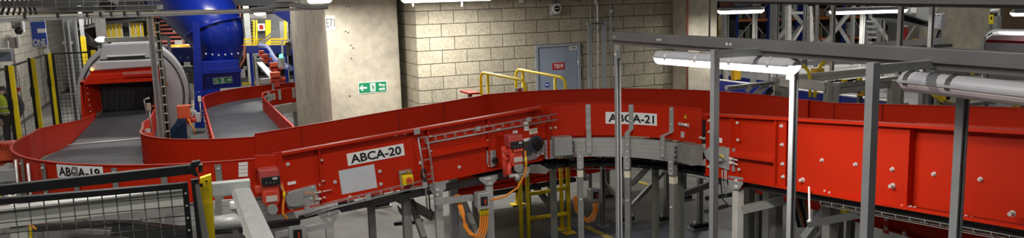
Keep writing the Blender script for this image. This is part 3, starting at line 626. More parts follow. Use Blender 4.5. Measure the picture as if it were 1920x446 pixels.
# cable bunch behind
t = T('hanging_cable_bundle', 'bunch of dark hanging cables behind the tall grey post below the right conveyor', 'cable'); 
for k in range(8): q_ = AX(1490 + k * 3.5, 395, 5.6); M().tube([q_ + Z * .12 + YU * .05, q_, q_ - Z * .16 - YU * .06], .011, 6).build('cable', [BLACK, BLACK, GREYM, ORNG][k % 4], t)
# lamp post cable frame at 1355
t = T('wire_cable_tray', 'thin upright wire ladder hanging at the joint of curve and right conveyor', 'cable tray', tuple(AX(1358, 350, XN)))
wr = M()
for px in (1354, 1359, 1362): wr.tube([AX(px, 318, XN - .06), AX(px, 370, XN - .04)], .004, 5)
for py in (321, 335, 349, 362): wr.tube([AX(1353, py, XN - .06), AX(1363, py, XN - .06)], .003, 5)
wr.build('wires', GALV, t); M().tube([AX(1356, 320, XN - .05), AX(1352, 345, XN - .05), AX(1354, 372, XN - .05), AX(1365, 384, XN - .02), AX(1373, 387, XN)], .007, 6).build('black_cable', BLACK, t)

# ---- ABCA-19 curve at the left
c19 = T('curved_belt_conveyor', 'red curved conveyor lettered ABCA-19 sweeping out of the scanner on the left', 'conveyor', (.66, 9.9, 0))
z19 = 1.62
outl = [V((-1.56, 16.3, 1.14)), V((-1.60, 14.4, 1.27)), V((-1.66, 12.9, 1.42)), V((-1.74, 11.4, 1.56))] + arc(C19, 2.42, 168, 268, lambda t: z19 + .05 * max(0, t - .75) * 0, 40)
guard('outer_guard', c19, outl, .36)
innl = [V((-.56, 16.3, 1.14)), V((-.54, 14.2, 1.28)), V((-.53, 12.4, 1.44)), V((-.54, 11.3, 1.55))] + arc(C19, 1.17, 172, 272, 1.63, 28)
guard('inner_guard', c19, innl, .36)
belt(c19, [(-.56, 13.0, 1.41)] + [tuple(p) for p in arc(C19, 1.18, 172, 270, 1.62, 28)], [(-1.65, 13.0, 1.41)] + [tuple(p) for p in arc(C19, 2.40, 168, 270, 1.62, 28)], m=BELTW)
M().rings([[V((-.55, 17.2, 1.08)), V((-1.52, 17.2, 1.08)), V((-1.52, 17.2, 1.06)), V((-.55, 17.2, 1.06))], [V((-.56, 13.02, 1.085)), V((-1.62, 13.02, 1.085)), V((-1.62, 13.02, 1.065)), V((-.56, 13.02, 1.065))]]).build('belt', BELT, c19)
M().bar((-1.66, 13.01, 1.085), (-.55, 13.01, 1.085), .035, .012).build('belt_joint', STEEL, c19)
# red slope between guard and belt on the outside
R = []
for p in arc(C19, 2.40, 168, 215, 1.62, 12): R.append([p - Z * .03, p + (V((C19[0], C19[1], 1.62)) - p).normalized() * .06 - Z * .33, p - Z * .34])
def ang19(px, py):
    d = ray(px, py); a = d.x ** 2 + d.y ** 2; b = -2 * (d.x * C19[0] + d.y * C19[1]); cc = C19[0] ** 2 + C19[1] ** 2 - 2.42 ** 2
    t = (-b - math.sqrt(max(0, b * b - 4 * a * cc))) / 2 / a; return math.degrees(math.atan2(d.y * t - C19[1], d.x * t - C19[0]))
def on19(a, z, dr=0): r = 2.42 + dr; return V((C19[0] + r * math.cos(math.radians(a)), C19[1] + r * math.sin(math.radians(a)), z))
for px in (47, 86, 144, 217, 308, 410):
    a = ang19(px, 315); n = V((math.cos(math.radians(a)), math.sin(math.radians(a)), 0)); tg = Z.cross(n)
    w_ = .028; q = [on19(a, 1.60, .02) - tg * w_, on19(a, 1.60, .02) + tg * w_, on19(a, .98, .02) + tg * w_, on19(a, .98, .02) - tg * w_]
    o = M().prism(q, n * .008).build('guard_strap', GALVD, c19)
    for zz in (1.56, 1.31, 1.04): bolt_m(on19(a, zz, .03), n, .009, .012).build('bolt', STEEL, o)
al9 = ang19(149, 325)
nameplate('name_plate', 'ABCA-19', c19, lambda u, v, o=0: on19(al9 + math.degrees(u / 2.44), 1.545 + v, .012 + o), .56, .125, .50, .088)
M().sweep(arc(C19, 2.40, 195, 272, 1.22, 30), [(-u, v) for u, v in prof]).build('support_ring', ALU, c19)
M().sweep(arc(C19, 2.46, 215, 270, 1.02, 24), [(-.01, -.04), (.03, -.04), (.03, .0), (-.01, .0)]).build('lower_rail', GALVD, c19)
for px in (60, 262, 372, 452):
    a = ang19(px, 400); p = on19(a, 0, -.05); M().box((p.x, p.y, .6), (.06, .06, 1.2)).build('leg', GALVD, c19)
for k, py in enumerate((307, 314, 321, 328)):
    a = ang19(456, py); n = V((math.cos(math.radians(a)), math.sin(math.radians(a)), 0)); q = on19(a, 0, .008); q = AY(456, py, q.y)
    s_ = plate(q, n.cross(Z) * -1 if (n.cross(Z) * -1).x > 0 else n.cross(Z), Z, .08, .030, .003, LABEL, 'sticker', c19)
# silver tubular bumpers, left end
for px in (36, 58):
    a = ang19(px, 300); a = min(a, 0) if False else a; n = V((math.cos(math.radians(a)), math.sin(math.radians(a)), 0))
    c_ = on19(a, 0, .03)
    M().tube([V((c_.x, c_.y, 1.58)), V((c_.x, c_.y, 1.27)) + n * .01, V((c_.x, c_.y, 1.22)) + n * .04, V((c_.x, c_.y, 1.20)) + n * .24, V((c_.x, c_.y, 1.16)) + n * .28, V((c_.x, c_.y, .95)) + n * .28], .014, 8).build('bent_rail', STEEL, c19)

# ---- ABCB line
zB = 1.15; CB = (2.62, 17.45)
cB = T('curved_belt_conveyor', 'red bent conveyor lettered ABCB-21 passing behind the big concrete column', 'conveyor', (1.5, 15, 0))
outl = [V((.32, 10.0, zB)), V((.32, 13, zB)), V((.32, 17.2, zB))] + arc(CB, 2.30, 176, 88, zB, 26) + [V((4.2, 19.75, zB))]
guard('outer_guard', cB, outl, .34)
innl = [V((1.52, 10.0, zB)), V((1.50, 13, zB)), V((1.47, 17.0, zB))] + arc(CB, 1.10, 172, 88, zB, 20) + [V((4.2, 18.5, zB))]
guard('inner_guard', cB, innl, .34)
belt(cB, [(1.50, 10, zB), (1.47, 17, zB)] + [tuple(p) for p in arc(CB, 1.10, 172, 88, zB, 20)] + [(4.2, 18.5, zB)], [(.34, 10, zB), (.34, 17, zB)] + [tuple(p) for p in arc(CB, 2.28, 172, 88, zB, 20)] + [(4.2, 19.73, zB)], -.28, BELTW)
for a in (150, 128, 108): 
    q = V((CB[0] + 1.07 * math.cos(math.radians(a)), CB[1] + 1.07 * math.sin(math.radians(a)), 0)); M().box(q + Z * 1.03, (.06, .02, .22)).build('guard_bracket', GALV, cB); M().box(q + Z * .40, (.07, .07, .8)).build('leg', GALVD, cB)
M().sweep(arc(CB, 1.02, 165, 88, .80, 16), prof).build('support_ring', ALU, cB)

def angc(px, py, C, R, sgn=1):
    d = ray(px, py); a = d.x ** 2 + d.y ** 2; b = -2 * (d.x * C[0] + d.y * C[1]); cc = C[0] ** 2 + C[1] ** 2 - R ** 2
    t = (-b + sgn * math.sqrt(max(0, b * b - 4 * a * cc))) / 2 / a; return math.degrees(math.atan2(d.y * t - C[1], d.x * t - C[0])), CAM + d * t
aB, qB = angc(503, 183, CB, 1.10)
def fB(u, v, o=0): a = math.radians(aB - math.degrees(u / 1.09)); r = 1.085 - o; return V((CB[0] + r * math.cos(a), CB[1] + r * math.sin(a), qB.z + v))
nameplate('name_plate', 'ABCB-21', cB, lambda u, v, o=0: fB(u, v, o), .52, .13, .46, .085)
rl = M()
for k in range(9): rl.disc((.30, 12.2 + k * .55, 1.0), -XU, .012, .02, 6).disc((.30, 12.2 + k * .55, .88), -XU, .012, .02, 6)
rl.build('bolts', STEEL, cB, stuff=True)
for y_ in (12.5, 16.2): M().box((.36, y_, .4), (.06, .06, .8)).build('leg', GALVD, cB); M().box((1.45, y_, .4), (.06, .06, .8)).build('leg', GALVD, cB)
# ---- lower conveyor under the centre and right lines
cL = T('lower_belt_conveyor', 'dark red lower conveyor sloping behind the legs of the high end of ABCA-20', 'conveyor', (3.5, 9.9, 0))
La, Lb = AY(850, 367, 9.5), AY(1240, 300, 9.5)
M().prism([La, Lb, Lb + Z * .36, La + Z * .36], YU * .01).build('side_panel', RED, cL); M().bar(La - YU * .02, Lb - YU * .02, .05, .015).build('bottom_flange', RED, cL)
M().prism([La + V((0, 1.1, 0)), Lb + V((0, 1.1, 0)), Lb + V((0, 1.1, .36)), La + V((0, 1.1, .36))], YU * .01).build('far_panel', RED, cL)
M().prism([La + Z * .05, Lb + Z * .05, Lb + V((0, 1.1, .05)), La + V((0, 1.1, .05))], Z * .012).build('belt', BELT, cL)
M().bar(La + V((0, -.04, -.05)), La.lerp(Lb, .55) + V((0, -.04, -.05)), .08, .05).build('cable_trunk', BLACKR, cL)
for s_ in (.1, .45, .8): q = La.lerp(Lb, s_); M().box((q.x, q.y + .08, q.z / 2), (.06, .06, q.z)).build('leg', GALVD, cL); M().box((q.x, q.y + 1.02, q.z / 2), (.06, .06, q.z)).build('leg', GALVD, cL)
cR = T('lower_belt_conveyor', 'dark red lower conveyor running below the right conveyor, cut by the bottom edge', 'conveyor', (6.4, 5, 0))
Ra, Rb, Rc = AX(1388, 350, 6.15), AX(1613, 418, 6.15), AX(1716, 446, 6.15); Rd = Rc + (Rc - Rb) * 1.6
M().prism([Ra, Rb, Rc, Rd, Rd + Z * .42, Ra + Z * .42], XU * .01).build('side_panel', RED, cR); M().bar(Ra - XU * .02, Rd - XU * .02, .04, .015).build('bottom_flange', RED, cR)
M().prism([Ra + V((1.1, 0, 0)), Rd + V((1.1, 0, 0)), Rd + V((1.1, 0, .42)), Ra + V((1.1, 0, .42))], XU * .01).build('far_panel', RED, cR)
M().prism([Ra + Z * .1, Rd + Z * .1, Rd + V((1.1, 0, .1)), Ra + V((1.1, 0, .1))], Z * .012).build('belt', BELT, cR)
q = AX(1662, 415, 6.12); M().bar((6.12, q.y, q.z - .12), (6.12, q.y, q.z + .22), .06, .012, up=XU).build('rib', REDD, cR)
for (px, py) in ((1662, 409), (1662, 428), (1729, 415), (1696, 437)): bolt_m(AX(px, py, 6.10), -XU, .014, .015).build('bolt', STEEL, cR)
for s_ in (.05, .45): q = Ra.lerp(Rd, s_); M().box((q.x + .15, q.y, q.z / 2), (.06, .06, q.z)).build('leg', GALVD, cR); M().box((q.x + 1.05, q.y, q.z / 2), (.06, .06, q.z)).build('leg', GALVD, cR)
# low machinery seen between ring and cables
for (px, py, w_, h_, mm, nm) in ((1150, 290, .5, .10, ALUW, 'pale_cover'), (1235, 299, .6, .05, mat('dark_green', (.03, .12, .06), .5), 'green_strip'), (1120, 276, .18, .09, BLACK, 'motor_end'), (1160, 277, .2, .06, WHITE, 'sticker')):
    plate(AY(px, py, 9.4), XU, Z, w_, h_, .05, mm, nm, cL)
# lower support frames: feet with rubber pads
def foot_post(px, py, h, label, w_=.06, m=GALVD):
    p = AZ(px, py, 0); t = T('support_post', label, 'support', tuple(p))
    M().box(p + Z * (h / 2 + .05), (w_, w_, h)).build('post', m, t, bevel=.003)
    M().box(p + Z * .045, (.24, .10, .05)).build('foot_pad', BLACKR, t, bevel=.008); M().box(p + Z * .012, (.30, .14, .016)).build('base_plate', GALV, t)
    for s_ in (-1, 1): bolt_m(p + V((.09 * s_, -.02, .02)), Z, .012, .07).build('anchor_bolt', STEEL, t)
    return t, p
for (px, py, h, lb) in ((1250, 414, .66, 'low support post with a black foot pad, in front row below the centre conveyor'), (1312, 428, .62, 'low support post with a black foot pad beside the tall strut post'), (1173, 416, .6, 'support foot partly behind the middle ring leg'), (1139, 372, .5, 'small far support foot below the curved cables'), (1282, 375, .5, 'small far support foot right of the centre legs'), (649, 384, .9, 'dull steel support post with a black foot under the blank white panel'), (715, 388, .9, 'steel support post with a black foot right of the hanging ladder tray')):
    t, p = foot_post(px, py, h, lb, .09 if px < 800 else .06)
    if px == 715: M().tube([p + V((-.12, -.2, .1)), p + V((-.1, -.2, .5)), p + V((-.02, -.2, .62))], .04, 10).build('grey_pipe', GREYP, t)
for a_, b_, lb in (((1278, 363), (1345, 345), 'upper'), ((1205, 385), (1265, 330), 'diag')):
    pass
top(M().bar(AY(1276, 366, 8.0), AY(1352, 338, 7.8), .05, .07), 'cross_beam', GALVD, 'grey cross beam between the low support posts, right of centre', 'beam')
top(M().bar(AY(1185, 385, 8.4), AY(1245, 322, 8.4), .04, .05), 'diagonal_brace', GALVD, 'diagonal brace rising to the right behind the middle ring legs', 'brace')
top(M().bar(AY(1135, 345, 8.8), AY(1180, 390, 8.4), .04, .05), 'diagonal_brace', GALVD, 'diagonal brace falling to the right beside the small isolator box', 'brace')
top(M().bar(AY(1322, 372, 7.9), AY(1400, 360, 7.6), .04, .05), 'cross_beam', DKSTEEL, 'thin dark lower cross beam left of the pale leg', 'beam')
top(M().bar(AY(1322, 397, 7.9), AY(1365, 385, 7.6), .04, .05), 'cross_beam', GALVD, 'lowest short cross beam left of the pale leg', 'beam')
top(M().bar(AY(1000, 345, 9.8), AY(1040, 395, 9.4), .06, .07), 'floor_rail', GALVD, 'long grey floor level rail beside the yellow ladder', 'rail')
top(M().bar(AY(745, 362, 8.6), AY(818, 402, 8.2), .16, .12), 'belt_return_frame', GALVD, 'grey sloping frame piece under the conveyor, left of the front white legs', 'frame')
t = T('wire_ladder_tray', 'small wire ladder tray hanging slanted above the floor under the blank panel', 'cable tray', tuple(AY(690, 380, 9.5))); wr = M()
for dx in (0, 14):
    wr.tube([AY(684 + dx, 384 + dx * .1, 9.6), AY(694 + dx * .7, 362, 9.6)], .005, 5); wr.tube([AY(673 + dx, 416 - 32 + dx * .15 - 0, 9.5), AY(684 + dx, 366, 9.5)], .004, 4)
for k in range(6): wr.tube([AY(674 + k * 2.4, 384 - k * 4, 9.5), AY(690 + k * 2, 386 - k * 4, 9.5)], .004, 5)
wr.build('wires', DKSTEEL, t)
# coiled cables under the slope
t = T('cable_coil', 'grey coil of cables under the slope behind the left grey leg', 'cable', tuple(AY(755, 402, 8.6)))
for k in range(5): M().tube([AY(745 + k * 2 + 16 * s_, 384 + k * 2 + 24 * (1 - (1 - s_ * 1.6) ** 2) * .8, 8.7) for s_ in (0, .25, .5, .75, 1)], .008, 6).build('cable', GREYP, t)
M().bar(AY(742, 418, 8.7), AY(790, 414, 8.5), .1, .04).build('tray_floor', BLACKR, t)
# step-over: yellow hand rails and the ladder below
def rail_loop(name, label, pts, r=.022, extra=()):
    t = T(name, label, 'handrail', tuple(pts[0])); M().tube(pts, r, 10).build('rail', YELP, t)
    for e in extra: M().tube(e, r, 10).build('upright', YELP, t)
    return t
def smooth(pts, k=.12):
    out = [V(pts[0])]
    for a, b, c in zip(pts[:-2], pts[1:-1], pts[2:]):
        a, b, c = V(a), V(b), V(c); k1 = min(k, (b - a).length / 2); k2 = min(k, (c - b).length / 2); p = b + (a - b).normalized() * k1; q = b + (c - b).normalized() * k2
        for i in range(5): u = i / 4; out.append(p * (1 - u) ** 2 + b * 2 * u * (1 - u) + q * u * u)
    return out + [V(pts[-1])]
Yh = 9.6
A_ = lambda px, py, Y_: AY(px, py, Y_)
def updown(p, z): return V((p.x, p.y, z))
a, b = A_(901, 135, 10.6), A_(985, 151, 9.5); t = rail_loop('handrail', 'lower left yellow handrail rising behind the red conveyor', smooth([updown(a, .9), a, b, updown(b, .9)]), .021, [[updown(a, .9) + V((.07, -.1, 0)), a + V((.07, -.1, -.02))]])
a, b = A_(967, 129, 10.8), A_(1060, 146, 9.7); t = rail_loop('handrail', 'upper yellow handrail rising behind the red conveyor, below the grey door', smooth([updown(a, .9), a, b, updown(b, .9)]), .021, [[updown(a, .9) + V((.07, -.1, 0)), a + V((.07, -.1, -.02))], [updown(b, .9) + V((-.11, .1, 0)), b + V((-.11, .1, -.0))]])
t = tag(plate(A_(973, 172, 10.3), XU, Z, .14, .12, .01, WHITE, 'warning_plate', None), 'tiny white plate with a red mark between the two yellow handrails', 'sign'); plate(A_(975, 170, 10.28), XU, Z, .06, .06, .01, REDS, 'red_mark', t)
td = T('step_over_deck', 'step-over deck with a red edge carrying the yellow handrails', 'platform', (5.2, 10.5, 0))
q = A_(880, 178, 10.4); M().ab(q, A_(900, 173, 10.4) + YU * .4).build('red_step', RED, td); M().box((q.x + .08, 10.6, q.z / 2), (.05, .05, q.z)).build('leg', DKSTEEL, td)
h1, h2, h3, h4 = A_(901, 135, 10.6), A_(985, 151, 9.5), A_(967, 129, 10.8), A_(1060, 146, 9.7)
for h_ in (h1, h2, h3, h4): M().box((h_.x, h_.y, .45), (.05, .05, .9)).build('leg', DKSTEEL, td)
M().prism([V((h1.x, h1.y, .86)), V((h2.x, h2.y, .86)), V((h4.x, h4.y, .86)), V((h3.x, h3.y, .86))], Z * .05).build('deck_plate', DKSTEEL, td)
t = T('yellow_ladder', 'yellow ladder standing on the floor left of the centre legs', 'ladder', tuple(AZ(985, 446, 0)))
for (px, py, sgn) in ((978, 446, 0), (992, 446, 0), (1054, 430, 0), (1067, 437, 0)):
    p = AZ(px, py, 0); zt = 1.18 if px < 1000 else 1.5; M().tube([p, p + Z * zt], .026, 10).build('upright', YELP, t)
    if px > 1000: M().box(p + Z * .008, (.16, .12, .014)).build('foot_plate', YEL, t)
p, q = AZ(992, 446, 0), AZ(1067, 437, 0)
for py0, py1 in ((364, 352), (410, 400)):
    a_ = AY(990, py0, p.y); b_ = AY(1065, py1 - 0, q.y); M().tube([V((p.x, p.y, a_.z)), V((q.x, q.y, b_.z))], .026, 10).build('rung', YELP, t)
q = AZ(970, 384, 0); t = T('yellow_post', 'short yellow post far below the conveyor, left of the yellow ladder', 'post', tuple(q)); M().tube([q, q + Z * .5], .026, 8).build('post', YELP, t); M().box(q + Z * .01, (.2, .14, .02)).build('foot_plate', YEL, t)
gp = tag(M().prism([AY(px, py, YN - .08) for px, py in ((976, 318), (992, 312), (994, 318), (990, 331), (972, 334), (974, 324))], YU * .01).build('clamp_bracket', ALUW), 'pale folded bracket clamped under the high end of the slope', 'bracket'); bolt_m(AY(981, 326, YN - .08), -YU, .016, .03).build('bolt', STEEL, gp); bolt_m(AY(984, 322, YN - .08), -YU, .012, .05).build('bolt', STEEL, gp)
o = M().prism([AY(px, py, YN - .05) for px, py in ((994, 309), (1013, 308), (1030, 318), (1024, 326), (992, 324))], YU * .02).build('cable_guide_plate', GALVD); tag(o, 'dull steel plate where the cables leave the slope', 'plate')

# ================================================================ STRUT FRAME AND LAMPS
XB = 3.35
fr_ = T('lamp_support_frame', 'grey steel beam frame with tall posts standing in front of the right conveyors', 'frame', (XB, 4, 0))
a, b = AX(1150, 70, XB), AX(1935, 113, XB); zb = (a.z + b.z) / 2
ye = AX(1148, 70, XB).y; beamh = .115
M().bar((XB, ye, 2.672), (XB, 1.2, 2.672), .06, .07).build('beam', BEAM, fr_, bevel=.003)
M().bar((XB + .02, ye, 2.619), (XB + .02, 1.2, 2.619), .055, .034).build('lower_beam', BEAM, fr_, bevel=.003)
for px in (1152, 1233, 1238, 1363, 1370): 
    q = AX(px, 65 + (px - 1150) * .055, XB - .03); bolt_m((XB - .03, q.y, 2.665), -XU, .008, .005).build('bolt', STEEL, fr_)
def fpost(px, X_, z1, pxw, label='post', m=GALV, chan=True, py=300):
    p = AX(px, py, X_); mm = M(); w_ = pxw * (p - CAM).dot(FX) / FPX / 1.3
    if chan: mm.channel((X_, p.y, 0), (X_, p.y, z1), w_, w_, up=YU)
    else: mm.bar((X_, p.y, 0), (X_, p.y, z1), w_, w_, up=YU)
    o = mm.build('post', m, fr_); return p, o
POSTG = mat('post_grey', (.34, .35, .36), .45, .2, var=.1)
p, o = fpost(1159.5, XB - .0, 2.56, 11.5, m=POSTG)
M().box((XB, p.y - .0, 2.545), (.008, .08, .11)).build('end_bracket', GALV, fr_); bolt_m((XB - .01, p.y, 2.52), -XU, .014).build('bolt', STEEL, fr_)
z1_ = AX(1341, 93, XB - .35).z; p, o = fpost(1339, XB - .35, z1_, 15.5, m=POSTG, chan=False)
M().bar((XB - .35, p.y, z1_ - .03), (XB + .02, p.y - .0, z1_ - .03), .04, .045, up=Z).build('cross_arm', GALV, fr_)
p, o = fpost(1485.5, XB + .25, 2.56, 14.5, m=POSTG)
M().box((XB + .22, p.y, 2.50), (.01, .07, .12)).build('end_bracket', WHITE, fr_); bolt_m((XB + .21, p.y, 2.5), -XU, .014).build('bolt', STEEL, fr_)
z1_ = AX(1636, 117, XB - .38).z; p, o = fpost(1630.5, XB - .38, z1_, 22.5, m=POSTG, chan=False)
M().bar((XB - .38, p.y, z1_ - .03), (XB + .02, p.y, z1_ - .03), .04, .04, up=Z).build('cross_arm', GALV, fr_)
p, o = fpost(1799, XB + .25, 2.50, 21, m=POSTG)
tb = T('overhead_beam', 'dark grey beam along the top right edge of the frame', 'beam', (XB, 4, 3))
q1, q2 = AX(1345, 3, 4.6), AX(1925, 8, 4.6)
dv = (q2 - q1).normalized()
M().bar(q1 + Z * .055, q2 + dv * 1.0 + Z * .045, .08, .10).build('beam', BEAM, tb); M().bar(q1 - Z * .005 + XU * .05, q2 + dv - Z * .02 + XU * .05, .06, .02).build('lower_lip', DKSTEEL, tb)
# wait: upper frame posts hanging from the overhead beam, far side
def luminaire(name, label, a, b, r=.062, on=True, ends=True, clips=2, glow=None, parent=None, power=18, susp=False):
    a, b = V(a), V(b); d = (b - a).normalized(); n = d.cross(Z).normalized(); L_ = (b - a).length
    t = T(name, label, 'light fitting', tuple((a + b) / 2))
    def shell(a0, a1, k=10, rr=r, sx=1.0, sz=1.0, dz=0, e=.0):
        R = []
        for q, s_ in ((a, .55), (a + d * r * .6, 1), (b - d * r * .6, 1), (b, .55)):
            R.append([q + n * math.cos(math.radians(a0 + (a1 - a0) * i / k)) * rr * s_ * sx + Z * (math.sin(math.radians(a0 + (a1 - a0) * i / k)) * rr * s_ * sz + dz) for i in range(k + 1)])
        return M().rings(R)
    shell(0, 180, sz=.8).build('housing', GREYL, t)
    shell(180, 360, rr=r * .97, sz=.95).build('diffuser', (glow or GLOW) if on else DIFF, t)
    M().bar(a + d * .02 + Z * 0, b - d * .02, r * 2.08, .012).build('seam', GREYP, t)
    for cs in (clips if isinstance(clips, tuple) else [(i + .5) / clips for i in range(clips)]):
        q = a + d * L_ * cs; R = []
        for s_ in (-.014, .014): R.append([q + d * s_ + n * math.cos(math.radians(x_)) * r * 1.04 + Z * math.sin(math.radians(x_)) * r * .86 for x_ in (-20, 0, 30, 60, 90, 120, 150, 180, 200)])
        for x_ in (0,): pass
        M().rings(R, close=False).build('clip', DKSTEEL if not on else STEEL, t)
    if susp:
        for s_ in (.2, .8): q = a.lerp(b, s_); M().tube([q, V((q.x, q.y, 5.6))], .008, 5).build('suspension_wire', GALV, t)
    if on and power:
        l = bpy.data.lights.new('lamp_light', 'AREA'); l.shape = 'RECTANGLE'; l.size = L_ * .78; l.size_y = .06; l.energy = power; l.color = (1, .965, .90)
        o = bpy.data.objects.new('lamp_light', l); COL.objects.link(o); o.location = (a + b) / 2 - Z * (r * 1.05 + .01)
        o.rotation_euler = (0, 0, math.atan2(d.y, d.x)); o.parent = t; o.location = o.location - t.location
    return t
a, b = AX(1233, 106, XB + .02), AX(1494, 123, XB + .02)
luminaire('strip_light', 'lit strip light hanging under the grey beam in front of the curve', (XB + .02, a.y, a.z), (XB + .02, b.y, b.z), .062, True, clips=4, power=36)
for q in (.25, .85): top(M().tube([(XB + .02, a.y + (b.y - a.y) * q, a.z + .04), (XB + .02, a.y + (b.y - a.y) * q, 2.58)], .014, 8), 'hanger', GALVD, ('left' if q < .5 else 'right') + ' hanger of the lit strip light under the grey beam', 'hanger')
a = AX(1692, 149, XB + .02); b = AX(1950, 178, XB + .02)
luminaire('strip_light', 'unlit strip light with a pinkish diffuser at the right, under the grey beam', a, a + (b - a) * 1.25, .062, False, clips=(.075, .345, .8))
top(M().tube([(XB + .02, a.y - .16, a.z + .04), (XB + .02, a.y - .16, 2.57)], .018, 8), 'hanger', GALVD, 'hanger of the unlit strip light', 'hanger')
# wall lights near the block wall and the column
a, b = AY(753, -2, 11.9), AY(940, -6, 11.9)
luminaire('strip_light', 'bright lit strip light in front of the top of the block wall', (a.x, 11.9, a.z), (a.x + 1.5, 11.9, a.z), .07, True, clips=2, power=100, susp=True)
h_ = M(); 
for px in (774, 866): q = AY(px, 4, 11.9); top(M().box(q - Z * .03, (.018, .018, .08)), 'lamp_drop_pin', STEEL, ('left' if px < 800 else 'right') + ' small pin below the strip light at the block wall', 'pin')
q = AY(977, 3, 12.91); top(M().box(q, (.06, .06, .05)), 'junction_box', WHITE, 'tiny white box at the top of the block wall', 'box')
a = AY(583, 3, 13.3)
luminaire('strip_light', 'lit strip light touching the lit corner of the big concrete column', (a.x, 13.3, a.z + .03), (a.x + .02, 11.8, a.z + .03), .07, True, clips=2, power=65, susp=True)
# ================================================================ BACK WALL FITTINGS
t = T('wall_siren', 'round black and white siren box on the block wall', 'siren', tuple(AY(1041, 17, 12.9)))
M().box(AY(1041, 17, 12.9), (.19, .08, .20)).build('back_box', GREYP, t, bevel=.01); M().disc(AY(1043, 16, 12.86), -YU, .085, .05, 20).build('round_housing', WHITE, t, bevel=.008); M().disc(AY(1044, 16, 12.80), -YU, .055, .02, 18).build('black_lens', BLACK, t)
M().bar(AY(1040, 16, 12.775), AY(1048, 16, 12.775), .003, .012).build('lens_mark', WHITE, t)
M().tube([AY(1042, 6, 12.9), AY(1041, -20, 12.9)], .012, 6).build('conduit', DKSTEEL, t)
t = T('wall_goalpost', 'grey steel goalpost frame fixed to the block wall beside the grey door', 'frame', tuple(AY(1118, 100, 12.8)))
for px in (1105, 1132): a = AY(px, 44, 12.75); M().bar((a.x, 12.75, 0), (a.x, 12.75, a.z), .075, .05, up=YU).build('upright', mat('frame_bluegrey', (.28, .31, .32), .45, .3), t)
a, b = AY(1101, 44, 12.74), AY(1136, 43, 12.74); M().bar(a, b, .07, .055).build('cross_bar', mat('frame_bluegrey', (1, 1, 1)), t)
for k in range(4): q = a + (b - a) * (.25 + k * .17); M().box((q.x, 12.70, q.z), (.035, .006, .02)).build('slot', BLACK, t)
t = T('cable_ladder', 'narrow vertical wire ladder on the block wall inside the goalpost', 'cable ladder', tuple(AY(1112, 80, 12.85))); wr = M()
xx = [AY(px, 60, 12.85).x for px in (1109, 1117)]
for x_ in xx: wr.tube([(x_, 12.88, .5), (x_, 12.88, 4.2)], .007, 5)
for k in range(30): wr.tube([(xx[0], 12.88, 1.0 + k * .11), (xx[1], 12.88, 1.0 + k * .11)], .005, 4)
wr.build('wires', GALV, t)
pts = [AY(1122, 180, 12.86), AY(1121, 60, 12.86), AY(1120, 12, 12.86), AY(1117, 2, 12.86), AY(1113, -6, 12.86)]
t = tag(M().tube(pts, .018, 8).build('white_conduit', WHITE), 'white vertical conduit on the block wall inside the goalpost', 'pipe')
for py in (30, 60, 90, 120): M().box(AY(1121.5, py, 12.86), (.06, .05, .02)).build('saddle_clip', GREYP, t)
pts = [AY(1146, 180, 12.86), AY(1145, 60, 12.86), AY(1144, -20, 12.86)]
t = tag(M().tube(pts, .016, 8).build('steel_conduit', GALV), 'thin steel vertical conduit on the block wall right of the goalpost', 'pipe'); M().disc(AY(1145, 21, 12.86), -YU, .03, .03, 8).build('clip', STEEL, t)
t = T('overhead_conduit', 'dark conduit with fittings along the top of the block wall', 'pipe', tuple(AY(1050, 0, 12.85)))
a, b = AY(990, -2, 12.85), AY(1240, -4, 12.85); M().tube([a, b], .012, 6).build('conduit', DKSTEEL, t)
for px in (1012, 1037, 1085, 1124): M().tube([AY(px, -2, 12.85), AY(px, 3, 12.85)], .012, 6).build('drop', DKSTEEL, t)
# ================================================================ OVERHEAD RAIL, LEFT
t = T('overhead_cable_rail', 'long grey overhead rail with cables on it across the left, over the scanner', 'cable rail', (0, 10.5, 2.9))
YR = 10.4
a, b = AY(-30, 39.5, YR), AY(512, 20, YR)
M().channel(a, AY(516, 20.5, YR), .05, .032, up=-Z).build('channel', GALV, t)
rnd = random.Random(3)
for k in range(4):
    pts = [AY(px, 31 + (px) * -.029 + rnd.uniform(-.8, .8) + k * .7, YR + .02 - k * .015) for px in range(-30, 520, 45)]
    M().tube(pts, .010, 6).build('cable', [CREAM, mat('tan_cable', (.55, .42, .22), .5), GREYM, WHITE][k], t)
for px in (46, 108, 163, 188, 208, 233, 258): M().box(AY(px, 31.5 - px * .029, YR - .04), (.02, .06, .05)).build('cable_tie', BLACK, t)
M().channel(AY(490, 20, YR), AY(612, 15, YR), .05, .035, up=-Z).build('channel', ALUW, t)
M().tube([AY(px, py, YR) for px, py in ((470, 17), (500, 14), (520, 8), (545, 6), (565, 9), (590, 13), (615, 12))], .018, 7).build('grey_cable', GREYP, t)
M().tube([AY(px, py + 2, YR - .03) for px, py in ((470, 17), (500, 15), (520, 10), (545, 9), (565, 12), (590, 14), (615, 13))], .014, 7).build('grey_cable', GREYM, t)
M().bar(AY(518, 2, YR), AY(562, 1, YR), .1, .03).build('upper_plate', ALUW, t)
for px in (519, 561): M().bar(AY(px, 20, YR), AY(px, 0, YR), .015, .015).build('rod', GALV, t)
p = AY(281, 36, YR + .03)
M().channel((p.x, p.y, 0), (p.x, p.y, 2.93), .07, .06, up=YU).build('drop_post', GALV, t)
q = M(); 
for dx in (.055, .095): q.tube([(p.x + dx, p.y - .02, 1.2), (p.x + dx, p.y - .02, 2.86)], .003, 5)
k = 1.2
M().bar((p.x + .075, p.y + .02, 1.2), (p.x + .075, p.y + .02, 2.88), .06, .02, up=YU).build('cable_back', BLACKR, t)
while k < 2.86: q.box((p.x + .075, p.y - .02, k), (.05, .012, .014)); k += .11
q.build('wire_ladder', CREAM, t); M().tube([(p.x + .075, p.y, 1.2), (p.x + .075, p.y, 2.9)], .016, 6).build('black_cable', BLACK, t)
